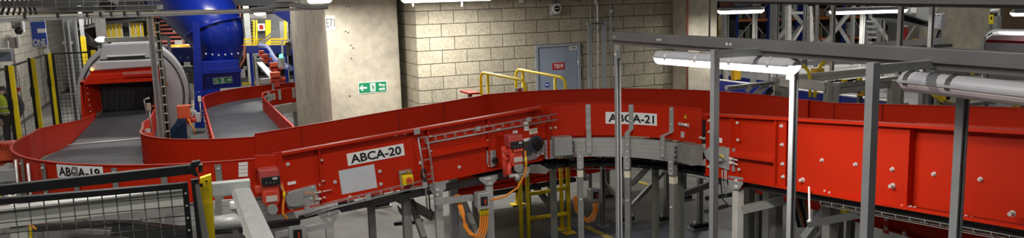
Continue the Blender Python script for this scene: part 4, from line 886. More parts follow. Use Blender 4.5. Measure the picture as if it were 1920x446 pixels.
# overhead trays near the top left
t = T('overhead_wire_tray', 'dark overhead wire trays crossing the top left corner', 'cable tray', (-2, 14, 3.2)); wr = M()
for k, (D_, py) in enumerate(((15, 22), (15, 4), (15, 13))): wr.tube([AD(-20, py + 2, D_), AD(300, py - 3, D_)], .010, 5)
for px in range(0, 290, 26): wr.tube([AD(px, -6, 15), AD(px + 1, 23, 15)], .006, 4)
wr.build('wires', GALVD, t)
for k, (x0_, x1_, py, D_, h_) in enumerate(((-20, 215, 8, 16, .12), (130, 300, 17, 17, .10), (200, 520, 4, 22, .30))): M().bar(AD(x0_, py, D_), AD(x1_, py - 4, D_), .3, h_).build('duct', mat('duct_grey', (.16, .17, .18), .5, .2), t)
M().bar(AD(190, 3, 15.5), AD(215, 17, 15.5), .05, .2).build('dark_box', BLACK, t)
for k in range(7): M().tube([AD(4 + k * 9, -5, 18), AD(8 + k * 10, 12 + k * 2, 18), AD(2 + k * 11, 28, 18)], .03, 6).build('cable', BLACK, t)
top(M().tube([AD(20, 60, 24), AD(14, 100, 24), AD(30, 130, 24)], .04, 6), 'wall_cable', BLACK, 'black cable running down the left block wall', 'cable')
# ================================================================ LEFT WALL THINGS
XW = -4.17
a0, a1 = AX(57, 42, -3.95), AX(85, 41, -3.95)
t = T('hanging_banner', 'blue banner with the word ONE and a white bar by the left block wall', 'banner', tuple(a0)); 
c_ = AD(72, 64, 21.5); u = RX.copy(); u.z = 0; u.normalize()
plate(c_, u, Z, .42, .72, .03, mat('clear_film', (.40, .42, .44), .25), 'film_edge', t)
pb = plate(AD(73, 63, 21.4), u, Z, .39, .63, .01, mat('banner_blue', (.01, .045, .33), .4), 'blue_face', t)
plate(AD(78, 57.5, 21.3), u, Z, .23, .11, .01, WHITE, 'white_bar', t)
hang(t, AD(66, 44, 21.5)); hang(t, AD(79, 44, 21.5))
text('lettering', 'ONE', plane_fn(AD(74.5, 79, 21.28), u, Z, .01), .17, .34, WHITE, t, .02)
t = T('wall_camera', 'white bracket camera on the left block wall, left of the blue banner', 'camera', tuple(AD(34, 50, 25)))
M().box(AD(34, 46, 19), (.26, .24, .21)).build('bracket_box', GREYP, t, bevel=.03); M().box(AD(43, 50, 18.9), (.04, .2, .27)).build('side_arm', WHITE, t); M().ball(AD(35, 58, 18.8), .09).build('dome', BLACK, t)
for i, (px, py, w_, h_, lb) in enumerate(((6, 80, .22, .32, 'white wall box at the left edge above the fence'), (16, 71, .14, .18, 'small cream box right of the white wall box'), (35, 77, .06, .42, 'narrow white strip box under the wall camera'), (25, 80, .22, .35, 'flat grey wall panel between the cream box and narrow strip'))):
    top(M().box(AD(px, py, 18.5), (w_ * .74, .08, h_ * .74)), 'wall_box', [WHITE, CREAM, WHITE, mat('tan_grey', (.33, .31, .28), .6)][i], lb, 'box', bevel=.01)
t = T('grey_cabinet', 'blue grey cabinet low on the left wall behind the fence top', 'cabinet', tuple(AD(10, 105, 18))); M().box(AD(10, 104, 18), (.26, .2, .27)).build('body', mat('cab_blue_grey', (.20, .24, .30), .5), t); M().box(AD(9, 96, 17.9), (.22, .15, .045)).build('lid', GREYP, t)
t = T('red_valve', 'small red valve handle behind the fence mesh', 'valve', tuple(AD(32, 168, 19))); M().box(AD(32, 168, 19), (.10, .06, .10)).build('body', REDS, t); M().tube([AD(27, 171, 19), AD(38, 164, 19)], .02, 6).build('handle', REDS, t); q = AD(32, 120, 19.2); M().tube([(q.x, q.y, 0), q], .012, 6).build('pipe', GREYM, t)
q = AX(88, 96, -2.95); t = T('white_sign_disc', 'tiny round white sign above the fence, right of the banner', 'sign', tuple(q)); M().disc(q, (-.3, -1, 0), .07, .01, 16).build('disc', WHITE, t)
# grey steel posts at the wall
for i, (px, py0, py1, D_, w_, lb) in enumerate(((122, 36, 240, 20, .13, 'left grey steel post of the pair beside the scanner'), (134, 36, 240, 20.6, .20, 'right broader grey steel post beside the scanner'))):
    a = AD(px, py0, D_); top(M().channel((a.x, a.y, 0), (a.x, a.y, a.z), w_, w_, up=YU), 'steel_post', GREYP, lb, 'post')
top(M().bar(AD(120, 80, 20), AD(136, 80, 20.6), .08, .08), 'post_tie', GREYP, 'short horizontal tie between the two grey steel posts', 'tie')
a = AD(152, 40, 23); b = AD(158, 105, 23); t = T('yellow_edge_guard', 'yellow post guard left of the scanner top', 'post', (a.x, a.y, 0)); M().bar((a.x, a.y, 0), (a.x, a.y, AD(155, 68, 23).z), .13, .10, up=YU).build('guard', YEL, t); M().bar((a.x, a.y, AD(155, 68, 23).z), (a.x, a.y, 3.2), .10, .08, up=YU).build('post', GREYP, t)
t = T('black_hoses', 'bunch of curved black hoses above the left of the scanner', 'hose', tuple(AD(170, 80, 24)))
for k in range(4): M().tube([AD(160, 62 + k * 6, 24), AD(170, 72 + k * 4, 24), AD(180, 80 + k * 3, 24), AD(190, 82 + k * 2, 24)], .035, 7).build('hose', BLACK, t)
t = T('louvre_rack', 'row of pale upright plates on a shelf above the scanner', 'rack', tuple(AD(160, 45, 26))); M().bar(AD(137, 55, 26), AD(180, 45, 27), .5, .06).build('shelf', GREYM, t)
for k in range(6): M().bar(AD(146 + k * 6, 51 - k * 1.3, 26.2), AD(146 + k * 6, 35 - k * .3, 26.2), .05, .4, up=YU).build('plate', ALUW, t)
M().box(AD(141, 43, 26), (.16, .3, .24)).build('black_louvre', BLACK, t)
a = AD(188, 40, 26); top(M().bar((a.x, a.y, 0), (a.x, a.y, 3.6), .30, .3, up=YU), 'grey_post', mat('post_beige', (.28, .27, .25), .6), 'beige grey post above the scanner, left of the yellow strips', 'post')
for g, (xa_, xb_) in enumerate(((198, 229), (244, 268))):
    t = T('yellow_strip_curtain', ('left' if g == 0 else 'right') + ' group of upright yellow strips high above the scanner', 'curtain', tuple(AD(xa_, 60, 27)))
    k = 0; px = xa_
    while px < xb_: M().box(AD(px, 58, 27 + .1 * (k % 2)), (.045, .03, .56)).build('strip', YEL if k % 3 else CREAM, t); px += 3.4; k += 1
t = T('grey_duct', 'dark grey ducting above the yellow strips', 'duct', tuple(AD(230, 38, 27))); M().bar(AD(195, 44, 26.8), AD(270, 36, 26.8), .2, .10).build('duct', DKSTEEL, t); M().box(AD(236, 58, 27.4), (.22, .1, .6)).build('dark_panel', BLACK, t)
# red and yellow sorter
t = T('roller_sorter', 'maroon belt sorter with orange roller ends, behind the scanner top', 'sorter', tuple(AD(310, 70, 26)))
for k in range(8):
    y_ = 33 + k * 7.5; s_ = 1 + k * .03; D_ = 31 - k * .75
    M().bar(AD(283 + k * 2.2, y_, D_), AD(340 + k * 1.9, y_ - 1.5, D_), .50, .05).build('flight', MAROON, t, bevel=.01)
    if k < 6: 
        for sd in (0, 1):
            bx_ = (274 + k * .5) if sd == 0 else (346 + k * 2.3)
            if sd == 1 and k < 3: continue
            M().disc(AD(bx_, y_, D_ - .1), XU, .085, .26, 10).build('roller', ORNG if 0 else mat('roller_orange', (.80, .42, .03), .4), t)
M().disc(AD(318, 90, 24.8), XU, .095, .62, 12).build('front_roller', mat('roller_orange', (1, 1, 1)), t)
M().box(AD(329, 55, 27), (.16, .2, .18)).build('side_plate', ALUW, t); M().box(AD(335, 82, 25), (.22, .15, .22)).build('side_plate', GREYP, t)
q = AD(275, 80, 26); q2 = AD(350, 80, 26); q3 = AD(340, 40, 31)
for w_ in (q, q2, q3): M().box((w_.x, w_.y, w_.z / 2 - .1), (.1, .1, w_.z - .2)).build('support_leg', GALVD, t)
t = T('pale_profile_frame', 'pale aluminium frame edge above the scanner', 'frame', tuple(AD(250, 72, 21))); M().bar(AD(197, 75, 21), AD(316, 71, 21), .1, .12).build('bar', ALUW, t); q = AD(316, 70, 21); M().bar((q.x, q.y, 0), q, .08, .08, up=YU).build('upright', ALUW, t)
M().bar(AD(290, 80, 20.8), AD(312, 88, 20.8), .1, .05).build('paper_stack', WHITE, t)
# blue frame behind scanner
t = T('bolted_conveyor', 'blue bolted conveyor side behind the scanner and left of the chute', 'conveyor', tuple(AD(330, 105, 22.5))); a, b = AD(300, 104, 22.5), AD(372, 104, 22.5)
M().bar(a, b, .1, .36).build('side', BLUE, t); M().bar(a + Z * .2, b + Z * .2, .16, .05).build('top_edge', BLUE, t)
for px in (306, 322, 338, 352, 366): M().disc(AD(px, 108, 22.4), -YU, .02, .03, 8).build('bolt', STEEL, t)
M().box(AD(350, 140, 23), (.36, .3, .5)).build('grey_motor', mat('darkgrey', (.14, .14, .14), .5), t)
for px in (344, 354): M().box(AD(px, 170, 22.8), (.07, .07, 1.0)).build('leg', GALVD, t)
# ================================================================ SCANNER
SY = 17.3; sc = T('baggage_scanner', 'big round grey baggage scanner with a red hood over its tunnel', 'scanner', (-.92, 17.8, 0))
def ell(cx, cz, rx, rz, y, a0, a1, n=28): return [V((cx + rx * math.cos(math.radians(a0 + (a1 - a0) * i / n)), y, cz + rz * math.sin(math.radians(a0 + (a1 - a0) * i / n)))) for i in range(n + 1)]
cx, cz = -.945, 1.32
def ringbody(rx, rz, y, dy, m, name, par, cut=.35, flat=None, **k):
    pts = ell(cx, cz, rx, rz, y, -62, 242, 44)
    if flat: pts = [V((p.x, p.y, min(p.z, flat))) for p in pts]
    return M().prism(pts, YU * dy).build(name, m, par, **k)
ringbody(1.02, 1.12, SY, 1.1, GREYL, 'ring_housing', sc, flat=2.36, bevel=.05)
M().tube([V((p.x, p.y, min(p.z, 2.27))) for p in ell(cx, cz, .925, 1.01, SY - .01, -60, 240, 40)], .016, 6).build('ring_groove', DKSTEEL, sc)
ringbody(.90, .98, SY - .06, .08, GREYL, 'front_disc', sc, flat=2.24, bevel=.02)
tb_ = [AY(px, py, SY - .2) for px, py in ((192, 84), (276, 80), (284, 108), (186, 112))]
M().prism(tb_, YU * .5).build('top_housing', GREYL, sc, bevel=.02)
M().prism([AY(px, py, SY - .22) for px, py in ((200, 103.5), (272, 100.5), (272, 103.5), (200, 107))], YU * .05).build('vent_lip', WHITE, sc); M().prism([AY(px, py, SY - .21) for px, py in ((201, 107), (272, 103.5), (272, 109), (201, 112))], YU * .05).build('vent_grille', BLACK, sc)
M().prism([AY(px, py, SY - .55) for px, py in ((166, 128), (180, 116), (284, 112), (300, 120), (300, 124), (170, 133))], YU * .6).build('hood_cover', GREYL, sc, bevel=.02)
for (pp, nm, dy) in ((((168, 133), (300, 124), (300, 133), (170, 141)), 'hood_top', -.5), (((165, 141), (300, 132), (302, 143), (160, 152)), 'hood_step', -.62)):
    M().prism([AY(px, py, SY + dy) for px, py in pp], YU * .5).build(nm, RED, sc, bevel=.01)
M().bar(AY(230, 138, SY - .7), AY(285, 135, SY - .7), .04, .05).build('hood_catch', MAROON, sc); M().disc(AY(173, 130, SY - .6), -YU, .03, .03, 8).build('amber_lamp', mat('amber_lamp', (1, .35, .08), .4, emit=3), sc)
HY = SY - .72
M().prism([AY(px, py, HY) for px, py in ((150, 153), (302, 145), (302, 151), (150, 159))], YU * .7).build('hood_lintel', RED, sc)
M().prism([AY(px, py, HY) for px, py in ((150, 155), (156, 155), (160, 222), (153, 222))], YU * .04).build('hood_left_frame', RED, sc)
lp = M().prism([AY(153, 158, HY), AY(160, 222, HY), AY(191, 206, SY - .1), AY(184, 156, SY - .1)], XU * .02).build('hood_left_side', RED, sc)
bb = M()
for i in range(5):
    for j in (0, 1): q = AY(162 + i * 1.6 + j * 14, 165 + i * 11 - j * 4, HY + .1 + j * .35); bb.disc(q - XU * 0, XU, .012, .02, 6)
bb.build('bolts', STEEL, lp, stuff=True)
for k in range(8): M().bar(AY(161 + k * .9, 168 + k * 6, HY + .2), AY(164 + k * .9, 171 + k * 6, HY + .2), .02, .01).build('slot', DKSTEEL, lp)
M().prism([AY(px, py, HY) for px, py in ((288, 146), (295, 146), (297, 215), (290, 215))], YU * .6).build('hood_right_frame', RED, sc)
M().prism([AY(px, py, SY - .08) for px, py in ((186, 154), (286, 149), (286, 214), (190, 217))], YU * .04).build('tunnel_back', BLACK, sc)
M().bar(AY(183, 156, SY - .12), AY(192, 215, SY - .12), .02, .03, up=XU).build('tunnel_edge', GREYP, sc)
cur = mat('lead_curtain', (.018, .02, .022), .45, var=.3, scale=9)
for k in range(9): 
    px = 193 + k * 10.4; M().prism([AY(px, 162, SY - .16), AY(px + 10, 161.6, SY - .16), AY(px + 10, 206, SY - .16 + .01 * (k % 3)), AY(px + .3, 207, SY - .16)], YU * .012).build('curtain_strip', cur, sc)
M().prism([AY(px, py, SY - .12) for px, py in ((298, 118), (308, 120), (311, 178), (299, 182))], YU * .1).build('side_panel', GREYL, sc, bevel=.01)
M().prism([AY(px, py, SY - .1) for px, py in ((300, 195), (308, 196), (309, 215), (300, 215))], YU * .05).build('small_panel', GREYL, sc)
M().disc(AY(313, 157, SY - .07), -YU, .025, .02, 10).build('indicator', mat('brass', (.5, .3, .06), .4), sc)
a, b = AY(311, 206, SY), AY(347, 250, SY)
M().prism([V((a.x, SY - .03, .0)), V((.02, SY - .03, 0)), V((.02, SY - .03, .40)), V((b.x, SY - .03, AY(345, 206, SY).z)), V((a.x, SY - .03, AY(311, 206, SY).z))], YU * 1.1).build('base', BLUEB, sc, bevel=.02)
M().ab((-1.85, SY, 0), (a.x, SY + 1, .60)).build('base', BLUEB, sc)
M().prism([AY(px, py, SY - .05) for px, py in ((309, 207), (313, 207), (316, 232), (311, 232))], YU * .02).build('white_sticker', WHITE, sc)
# inner sensor heads
for (px, py, D_, lb) in ((279, 200, 10.6, 'small cream sensor on a bent steel bracket at the tunnel mouth'), (374, 185, 13.4, 'small cream sensor with a blue cap at the start of the ABCB conveyor')):
    c_ = AD(px, py, D_); t = T('photo_sensor', lb, 'sensor', tuple(c_)); M().box(c_, (.05, .05, .09)).build('sensor_body', CREAM, t); M().disc(c_ + XU * .025, XU, .012, .05, 8).build('red_plug', REDD, t)
    M().tube([c_ + V((-.03, 0, -.12)), c_ + V((-.05, 0, .10)), c_ + V((.02, 0, .12))], .010, 6).build('bracket', STEEL if px < 300 else BLUES, t)
    M().tube([c_ + V((-.0, 0, -.04)), c_ + V((-.0, 0, -.35))], .012, 6).build('stem', GALV, t)
o = plate(AD(277, 245, 9.6), XU, Z, .06, .05, .01, WHITE, 'reflector', None); tag(o, 'small white reflector inside the inner guard of the left curve', 'reflector')
t = T('red_motor_box', 'square orange red motor box on a stand behind the left curve', 'motor', tuple(AD(344, 208, 13.5)))
M().box(AD(344.5, 209, 13.5), (.21, .2, .22)).build('box_body', REDO, t, bevel=.015); M().box(AD(344.5, 199, 13.5), (.23, .22, .02)).build('lid', REDO, t); M().disc(AD(349, 225, 13.5), XU, .05, .16, 10).build('motor_drum', REDD, t)
M().tube([AD(352, 222, 13.4), AD(362, 240, 13.4), AD(368, 252, 13.4)], .012, 6).build('orange_cable', ORANGE, t); M().box(AD(353, 238, 13.6), (.05, .05, .5)).build('stand', GALV, t)
for (px, py, lb) in ((364, 216, 'grey electrical fitting beside the red motor box'), (371, 220, 'second grey fitting against the ABCB guard')): top(M().box(AD(px, py, 13.6), (.09, .09, .16)), 'electrical_fitting', GREYP, lb, 'fitting', bevel=.01)
# ================================================================ BLUE SPIRAL CHUTE
ch = T('blue_spiral_chute', 'glossy blue spiral chute coming down into a blue box, left of the big column', 'chute', tuple(AD(410, 150, 20)))
DC = 20
path = [(262, -80), (305, -45), (345, -12), (378, 22), (400, 55), (410, 88), (412, 118)]
cpt = [AD(px, py, D_) for (px, py), D_ in zip(path, (21.2, 20.9, 20.5, 20.1, 19.9, 20, 20.1))]
fine = []
for i in range(len(cpt) - 1):
    p0, p1, p2, p3 = cpt[max(i - 1, 0)], cpt[i], cpt[i + 1], cpt[min(i + 2, len(cpt) - 1)]
    for k in range(4): u = k / 4; fine.append(.5 * ((2 * p1) + (p2 - p0) * u + (2 * p0 - 5 * p1 + 4 * p2 - p3) * u * u + (3 * p1 - p0 - 3 * p2 + p3) * u ** 3))
fine.append(cpt[-1]); rr = [.86 - .38 * max(0, (i / (len(fine) - 1) - .4) / .6) ** 1.3 for i in range(len(fine))]
M().tube(fine, rr, 28).build('chute_tube', BLUE, ch)
for i in (6, 16): d_ = (fine[i + 1] - fine[i]).normalized(); M().tube([fine[i] - d_ * .03, fine[i] + d_ * .03], rr[i] + .03, 28).build('seam_flange', BLUE, ch)
M().ab(AY(378, 133, 20.6) + V((0, 0, 0)), V((AY(449, 133, 20.6).x, 21.9, AY(449, 112, 20.6).z))).build('hopper', BLUE, ch, bevel=.02)
M().prism([AY(px, py, 20.45) for px, py in ((378, 132), (452, 128), (453, 135), (378, 139))], YU * 1.5).build('hopper_lip', BLUE, ch)
M().prism([AY(px, py, 20.6) for px, py in ((379, 139), (451, 135), (453, 200), (382, 206))], YU * 1.2).build('lower_box', BLUE, ch, bevel=.01)
M().prism([AY(px, py, 20.3) for px, py in ((361, 40), (374, 42), (384, 240), (366, 240))], YU * .2).build('leg', BLUE, ch)
for px in (386, 398, 410, 422, 434, 446): M().disc(AY(px, 103 + abs(px - 412) * -.1, 20.4), -YU, .02, .12, 8).build('bolt', STEEL, ch)
M().prism([AY(px, py, 20.55) for px, py in ((413, 166), (455, 163), (455, 167), (417, 170), (417, 176), (413, 176))], YU * .03).build('white_edge', ALUW, ch)
a_ = AY(417.5, 150.5, 20.55); exit_sign('exit_sign', 'small green fire exit sign with a right arrow on the blue chute box', a_, (XU + Z * .03).normalized(), Z, .44, .15, True)
t = T('pipe_bracket', 'grey bent pipe and fittings at the right side of the chute', 'pipe', tuple(AD(452, 100, 20))); M().tube([AD(450, 84, 20), AD(458, 86, 20), AD(459, 108, 20), AD(452, 122, 20), AD(449, 126, 20)], .03, 7).build('pipe', mat('copper_pipe_red', (1, 1, 1)), t); M().box(AD(455, 138, 20), (.12, .1, .2)).build('fitting', GALV, t); M().box(AD(459, 128, 20), (.08, .08, .08)).build('fitting', GALVD, t)
# blue piece next to the column
t = T('blue_chute_support', 'blue chute underside and post showing left of the big column', 'chute', tuple(AD(550, 80, 21)))
M().prism([AD(px, py, 21) for px, py in ((505, 20), (560, 16), (560, 52), (548, 47), (530, 36))], V((.2, .5, 0))).build('chute_skin', BLUE, t); stand(t, AD(556, 174, 21.1), .12); M().prism([AD(px, py, 21) for px, py in ((545, 45), (560, 50), (562, 175), (552, 175))], V((.1, .5, 0))).build('post', BLUE, t)
# white post, gate and steelwork behind
a = AD(455, 25, 24); 
p0 = AZ(472, 157, 0); t = T('white_steel_post', 'tall pale steel post with a yellow foot behind the blue chute', 'post', tuple(p0)); M().bar(p0, (p0.x, p0.y, 5.5), .22, .22, up=YU).build('post', mat('pale_post', (.50, .52, .50), .5), t); M().box(p0 + Z * .02, (.7, .6, .04)).build('yellow_base', YEL, t)
M().bar(p0 + V((-.22, -.05, 1.0)), p0 + V((-.22, -.05, 3.6)), .05, .05, up=YU).build('red_pipe', mat('copper_pipe_red', (1, 1, 1)), t)
t = T('far_safety_gate', 'far yellow and black mesh gate with a red framed notice', 'gate', tuple(AD(510, 60, 30)))
for px in (475, 481, 500, 505, 535): M().bar(AD(px, 38, 30), AD(px, 100, 30), .10 if px != 481 else .06, .08, up=YU).build('gate_post', YEL, t)
for k in range(7): M().box(AD(473.5, 41 + k * 6, 29.9), (.05, .03, .06)).build('black_mark', BLACK, t)
for py in (74, 79, 84): M().bar(AD(455, py, 30), AD(540, py - 1, 30), .06, .06).build('rail', YEL, t)
for px in (478, 537): q = AD(px, 99, 30); M().box((q.x, q.y, q.z / 2), (.10, .10, q.z)).build('gate_leg', GALVD, t)
wr = M()
for px in range(484, 500, 3): wr.bar(AD(px, 38, 30), AD(px, 84, 30), .012, .012, up=YU)
for py in range(38, 84, 4): wr.bar(AD(482, py, 30), AD(500, py, 30), .012, .012)
wr.build('mesh_wires', BLACK, t, stuff=True)
q = plate(AD(490, 51, 29.7), XU, Z, .26, .27, .02, WHITE, 'notice_frame', t); plate(AD(490, 51, 29.6), XU, Z, .14, .16, .02, REDS, 'red_notice', t)
for k in range(2): M().bar(AD(480 + k * 6, 88, 29), AD(513 + k * 8, 58, 29), .05, .06).build('stair_rail', GALV, t)
t = T('far_wall_panels', 'pale grey and blue grey panels behind the far gate', 'panel', tuple(AD(520, 60, 33))); M().prism([AD(px, py, 33) for px, py in ((455, 28), (560, 24), (560, 95), (455, 95))], V((.1, .4, 0))).build('panel', mat('pale_panel', (.28, .29, .30), .6), t); M().prism([AD(px, py, 31.5) for px, py in ((524, 40), (540, 40), (542, 86), (526, 86))], V((.1, .3, 0))).build('grey_door', GREYM, t); M().prism([AD(px, py, 32) for px, py in ((462, 26), (500, 26), (500, 34), (462, 34))], V((.1, .3, 0))).build('light_panel', ALUW, t)
t = T('blue_conveyor', 'blue edged conveyor running towards the column with red drives along it', 'conveyor', tuple(AD(500, 95, 25)))
M().prism([AD(px, py, 28) for px, py in ((462, 86), (540, 84), (552, 101), (462, 100))], YU * .1).build('side', BLUE, t)
M().tube([AD(px, py, D_) for px, py, D_ in ((488, 86, 27), (500, 88, 26.5), (506, 96, 26), (516, 112, 25), (530, 122, 24), (545, 128, 23))], .09, 8).build('curved_edge', mat('lilac_edge', (.22, .26, .5), .4), t)
M().prism([AD(px, py, 25.6) for px, py in ((484, 90), (500, 90), (520, 118), (540, 126), (546, 134), (500, 120), (486, 110))], YU * .1).build('inner_side', BLUE, t)
for px in (470, 535): q = AD(px, 97, 28); M().box((q.x, q.y + .1, q.z / 2), (.1, .1, q.z)).build('leg', BLUE, t)
t2 = []
for i, (px, py, D_, s_) in enumerate(((490, 97, 25, .8), (497, 105, 23.5, .9), (513, 121, 20.5, 1.0), (516, 140, 18.8, 1.15))):
    c_ = AD(px, py, D_); t = T('red_drive_unit', ['farthest small red drive on the blue conveyor', 'second small red drive on the blue conveyor', 'third red drive, lying long beside the blue conveyor', 'nearest large red drive just above the ABCB conveyor'][i], 'motor', tuple(c_), 'red drives along the blue conveyor')
    M().box(c_, (.20 * s_, .2 * s_, .11 * s_)).build('drive_body', REDO, t, bevel=.01); M().disc(c_ + V((-.10 * s_, 0, -.12 * s_)), XU, .06 * s_, .3 * s_, 10).build('drum', REDD, t); M().box(c_ + V((-.06 * s_, 0, -.3 * s_)), (.05, .05, .36 * s_)).build('stand', GALV, t)
    M().box(c_ + V((.02, -.05, -.19 * s_)), (.10 * s_, .1, .12 * s_)).build('gear_block', REDD, t)
    M().box(c_ + V((-.2 * s_, .05, -.12 * s_)), (.22 * s_, .1, .10 * s_)).build('grey_block', GALV, t)
top(M().bar(AD(486, 118, 21.5), AD(515, 150, 18.8), .15, .06), 'conveyor_side_plate', GALV, 'pale plate under the red drives', 'plate')
t = T('control_stand', 'grey glass control stand with a green light left of the column', 'stand', tuple(AD(537, 100, 19))); M().bar(AD(529, 76, 19), AD(530, 130, 19), .04, .04, up=YU).build('left_frame', ALUW, t); M().bar(AD(529, 76, 19), AD(546, 75, 19), .04, .04).build('top_frame', ALUW, t); M().box(AD(540, 92, 19.1), (.10, .1, .32)).build('dark_screen', DKSTEEL, t); M().ball(AD(527, 105, 18.9), .05).build('green_lamp', mat('green_lamp', (.1, .9, .55), .4, emit=3), t); M().box(AD(528, 117, 19), (.16, .14, .24)).build('grey_unit', GREYP, t)
# lamps far left
for i, (px, py, D_, lb) in enumerate(((487, 25, 24, 'small round lit lamp above the far gate'), (190, 74, 24, 'small lit lamp above the left of the scanner'))):
    t = T('small_lamp', lb, 'light fitting', tuple(AD(px, py, D_))); q = AD(px, py - 2, D_); M().tube([q, V((q.x, q.y, 5.6))], .012, 5).build('suspension_rod', GALV, t); M().ball(AD(px, py, D_), .16, sc=(1.1, 1, .45)).build('globe', GLOWB, t); M().disc(AD(px, py - 2, D_), Z, .1, .06, 12).build('base', GREYP, t)
# ================================================================ LEFT SAFETY FENCE
XFc = -3.0; fe = T('safety_fence', 'yellow posted black mesh safety fence at the left edge', 'fence', (XFc, 20, 0))
ys = [14.7, 17.03, 19.45, 21.85]
for y_ in ys: 
    M().ab((XFc - .0, y_ - .05, 0), (XFc + .10, y_ + .05, 2.06)).build('post', YELP, fe); M().ab((XFc - .02, y_ - .09, 0), (XFc + .03, y_ - .05, 2.08)).build('black_edge', BLACK, fe)
    M().box((XFc + .0, y_ - .08, 1.35), (.08, .08, .2)).build('latch', BLACK, fe)
for ya_, yb_ in zip(ys[:-1], ys[1:]):
    pf = M().ab((XFc - .02, ya_ + .05, 2.01), (XFc + .01, yb_ - .05, 2.04)).ab((XFc - .02, ya_ + .05, .1), (XFc + .01, yb_ - .05, .13)).ab((XFc - .02, yb_ - .13, .1), (XFc + .01, yb_ - .10, 2.04)).ab((XFc - .02, ya_ + .06, .1), (XFc + .01, ya_ + .09, 2.04)).build('panel_frame', BLACK, fe)
    wr = M(); z_ = .14
    while z_ < 2.02: wr.ab((XFc - .006, ya_ + .08, z_ - .0017), (XFc - .003, yb_ - .12, z_ + .0017)); z_ += .05
    y_ = ya_ + .1
    while y_ < yb_ - .12: wr.ab((XFc - .005, y_ - .0012, .13), (XFc - .003, y_ + .0012, 2.02)); y_ += .10
    wr.build('mesh_wires', BLACK, pf, stuff=True)
e1 = XFc + .95
pf = M().ab((XFc + .12, 21.85, 2.01), (e1, 21.88, 2.05)).ab((e1 - .06, 21.84, 0), (e1, 21.89, 2.05)).ab((XFc + .1, 21.84, 0), (XFc + .16, 21.89, 2.05)).build('end_panel_frame', BLACK, fe); wr = M(); x_ = XFc + .2
while x_ < e1 - .05: wr.ab((x_ - .004, 21.86, .1), (x_ + .004, 21.867, 2.0)); x_ += .09
z_ = .2
while z_ < 2.0: wr.ab((XFc + .16, 21.86, z_ - .004), (e1, 21.867, z_ + .004)); z_ += .09
wr.build('mesh_wires', BLACK, pf, stuff=True)
M().ab((e1 + .0, 21.82, 0), (e1 + .11, 21.92, 2.07)).build('post', YELP, fe)
M().ab((XFc, 21.9, 1.0), (XFc + 1, 21.93, 1.03)).build('rail', GREYM, fe)
# ================================================================ FRONT MESH GUARD
YG = 3.3
fg = T('mesh_guard', 'black wire mesh guard with a yellow corner post in the bottom left foreground', 'guard', (-.3, YG, 1.2))
a, b = AY(-20, 378, YG), AY(357, 343, YG)
zt = (AY(0, 375, YG).z + AY(350, 345, YG).z) / 2; tilt = (AY(350, 345, YG).z - AY(0, 375, YG).z) / (AY(350, 345, YG).x - AY(0, 375, YG).x)
xa_, xb_ = AY(-25, 376, YG).x, AY(347, 350, YG).x
zz = lambda x: AY(350, 347, YG).z + tilt * (x - AY(350, 347, YG).x)
M().bar((xa_, YG, zz(xa_)), (xb_, YG, zz(xb_)), .03, .022).build('top_bar', BLACK, fg)
M().bar((xb_, YG, 1.0), (xb_, YG, zz(xb_) + .012), .022, .022, up=YU).build('end_bar', BLACK, fg)
for px in (25, 53, 81, 109, 137, 164, 191, 218, 244, 270, 296, 321): x_ = AY(px, 370, YG).x; M().tube([(x_, YG, 1.2), (x_, YG, zz(x_))], .0022, 6).build('upright_wire', BLACK, fg)
for k in range(12): M().tube([(xa_, YG - .003, zz(xa_) - .0405 * (k + 1)), (xb_, YG - .003, zz(xb_) - .0405 * (k + 1))], .0018, 6).build('cross_wire', BLACK, fg)
for k in range(8): bolt_m((xb_ - .0, YG - .012, zz(xb_) - .03 - .05 * k), -YU, .003, .003).build('weld', STEEL, fg)
M().prism([AY(px, py, YG - .02) for px, py in ((372, 307), (386, 303), (396, 446 + 30), (403, 446 + 30), (398, 332), (396, 327), (389, 326), (388, 333), (374, 334))][:0] or [AY(px, py, YG + .1) for px, py in ((375, 334), (396, 327), (405, 470), (383, 470))], YU * .03).build('yellow_post', YELP, fg, bevel=.002)
bolt_m(AY(377, 347, YG + .09), -YU, .005, .002).build('hole', BLACK, fg); bolt_m(AY(387, 340, YG + .09), -YU, .003, .002).build('hole', BLACK, fg)
M().prism([AY(px, py, YG - .0) for px, py in ((361, 338), (372, 336), (394, 460), (376, 460))], YU * .03).build('steel_strip', GALVD, fg); M().prism([AY(px, py, YG - .01) for px, py in ((358, 338), (373, 336), (373, 340), (364, 341), (380, 460), (371, 460))], YU * .03).build('black_edge', BLACK, fg)
tr_ = T('black_hand_rail', 'thick black rail with an arrow-shaped end bracket above the mesh guard', 'rail', tuple(AY(200, 330, YG)))
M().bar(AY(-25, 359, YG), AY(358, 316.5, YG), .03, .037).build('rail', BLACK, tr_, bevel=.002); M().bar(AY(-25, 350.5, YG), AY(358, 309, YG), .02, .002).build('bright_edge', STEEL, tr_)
M().prism([AY(px, py, YG - .03) for px, py in ((360, 304), (376, 301), (376, 305), (366, 318), (373, 331), (364, 331), (352, 318))], YU * .03).build('end_bracket', BLACK, tr_, bevel=.002)
M().prism([AY(px, py, YG - .01) for px, py in ((372, 310), (380, 309), (381, 323), (372, 324))], YU * .04).build('end_cap', mat('olive_cap', (.06, .06, .03), .4), tr_)
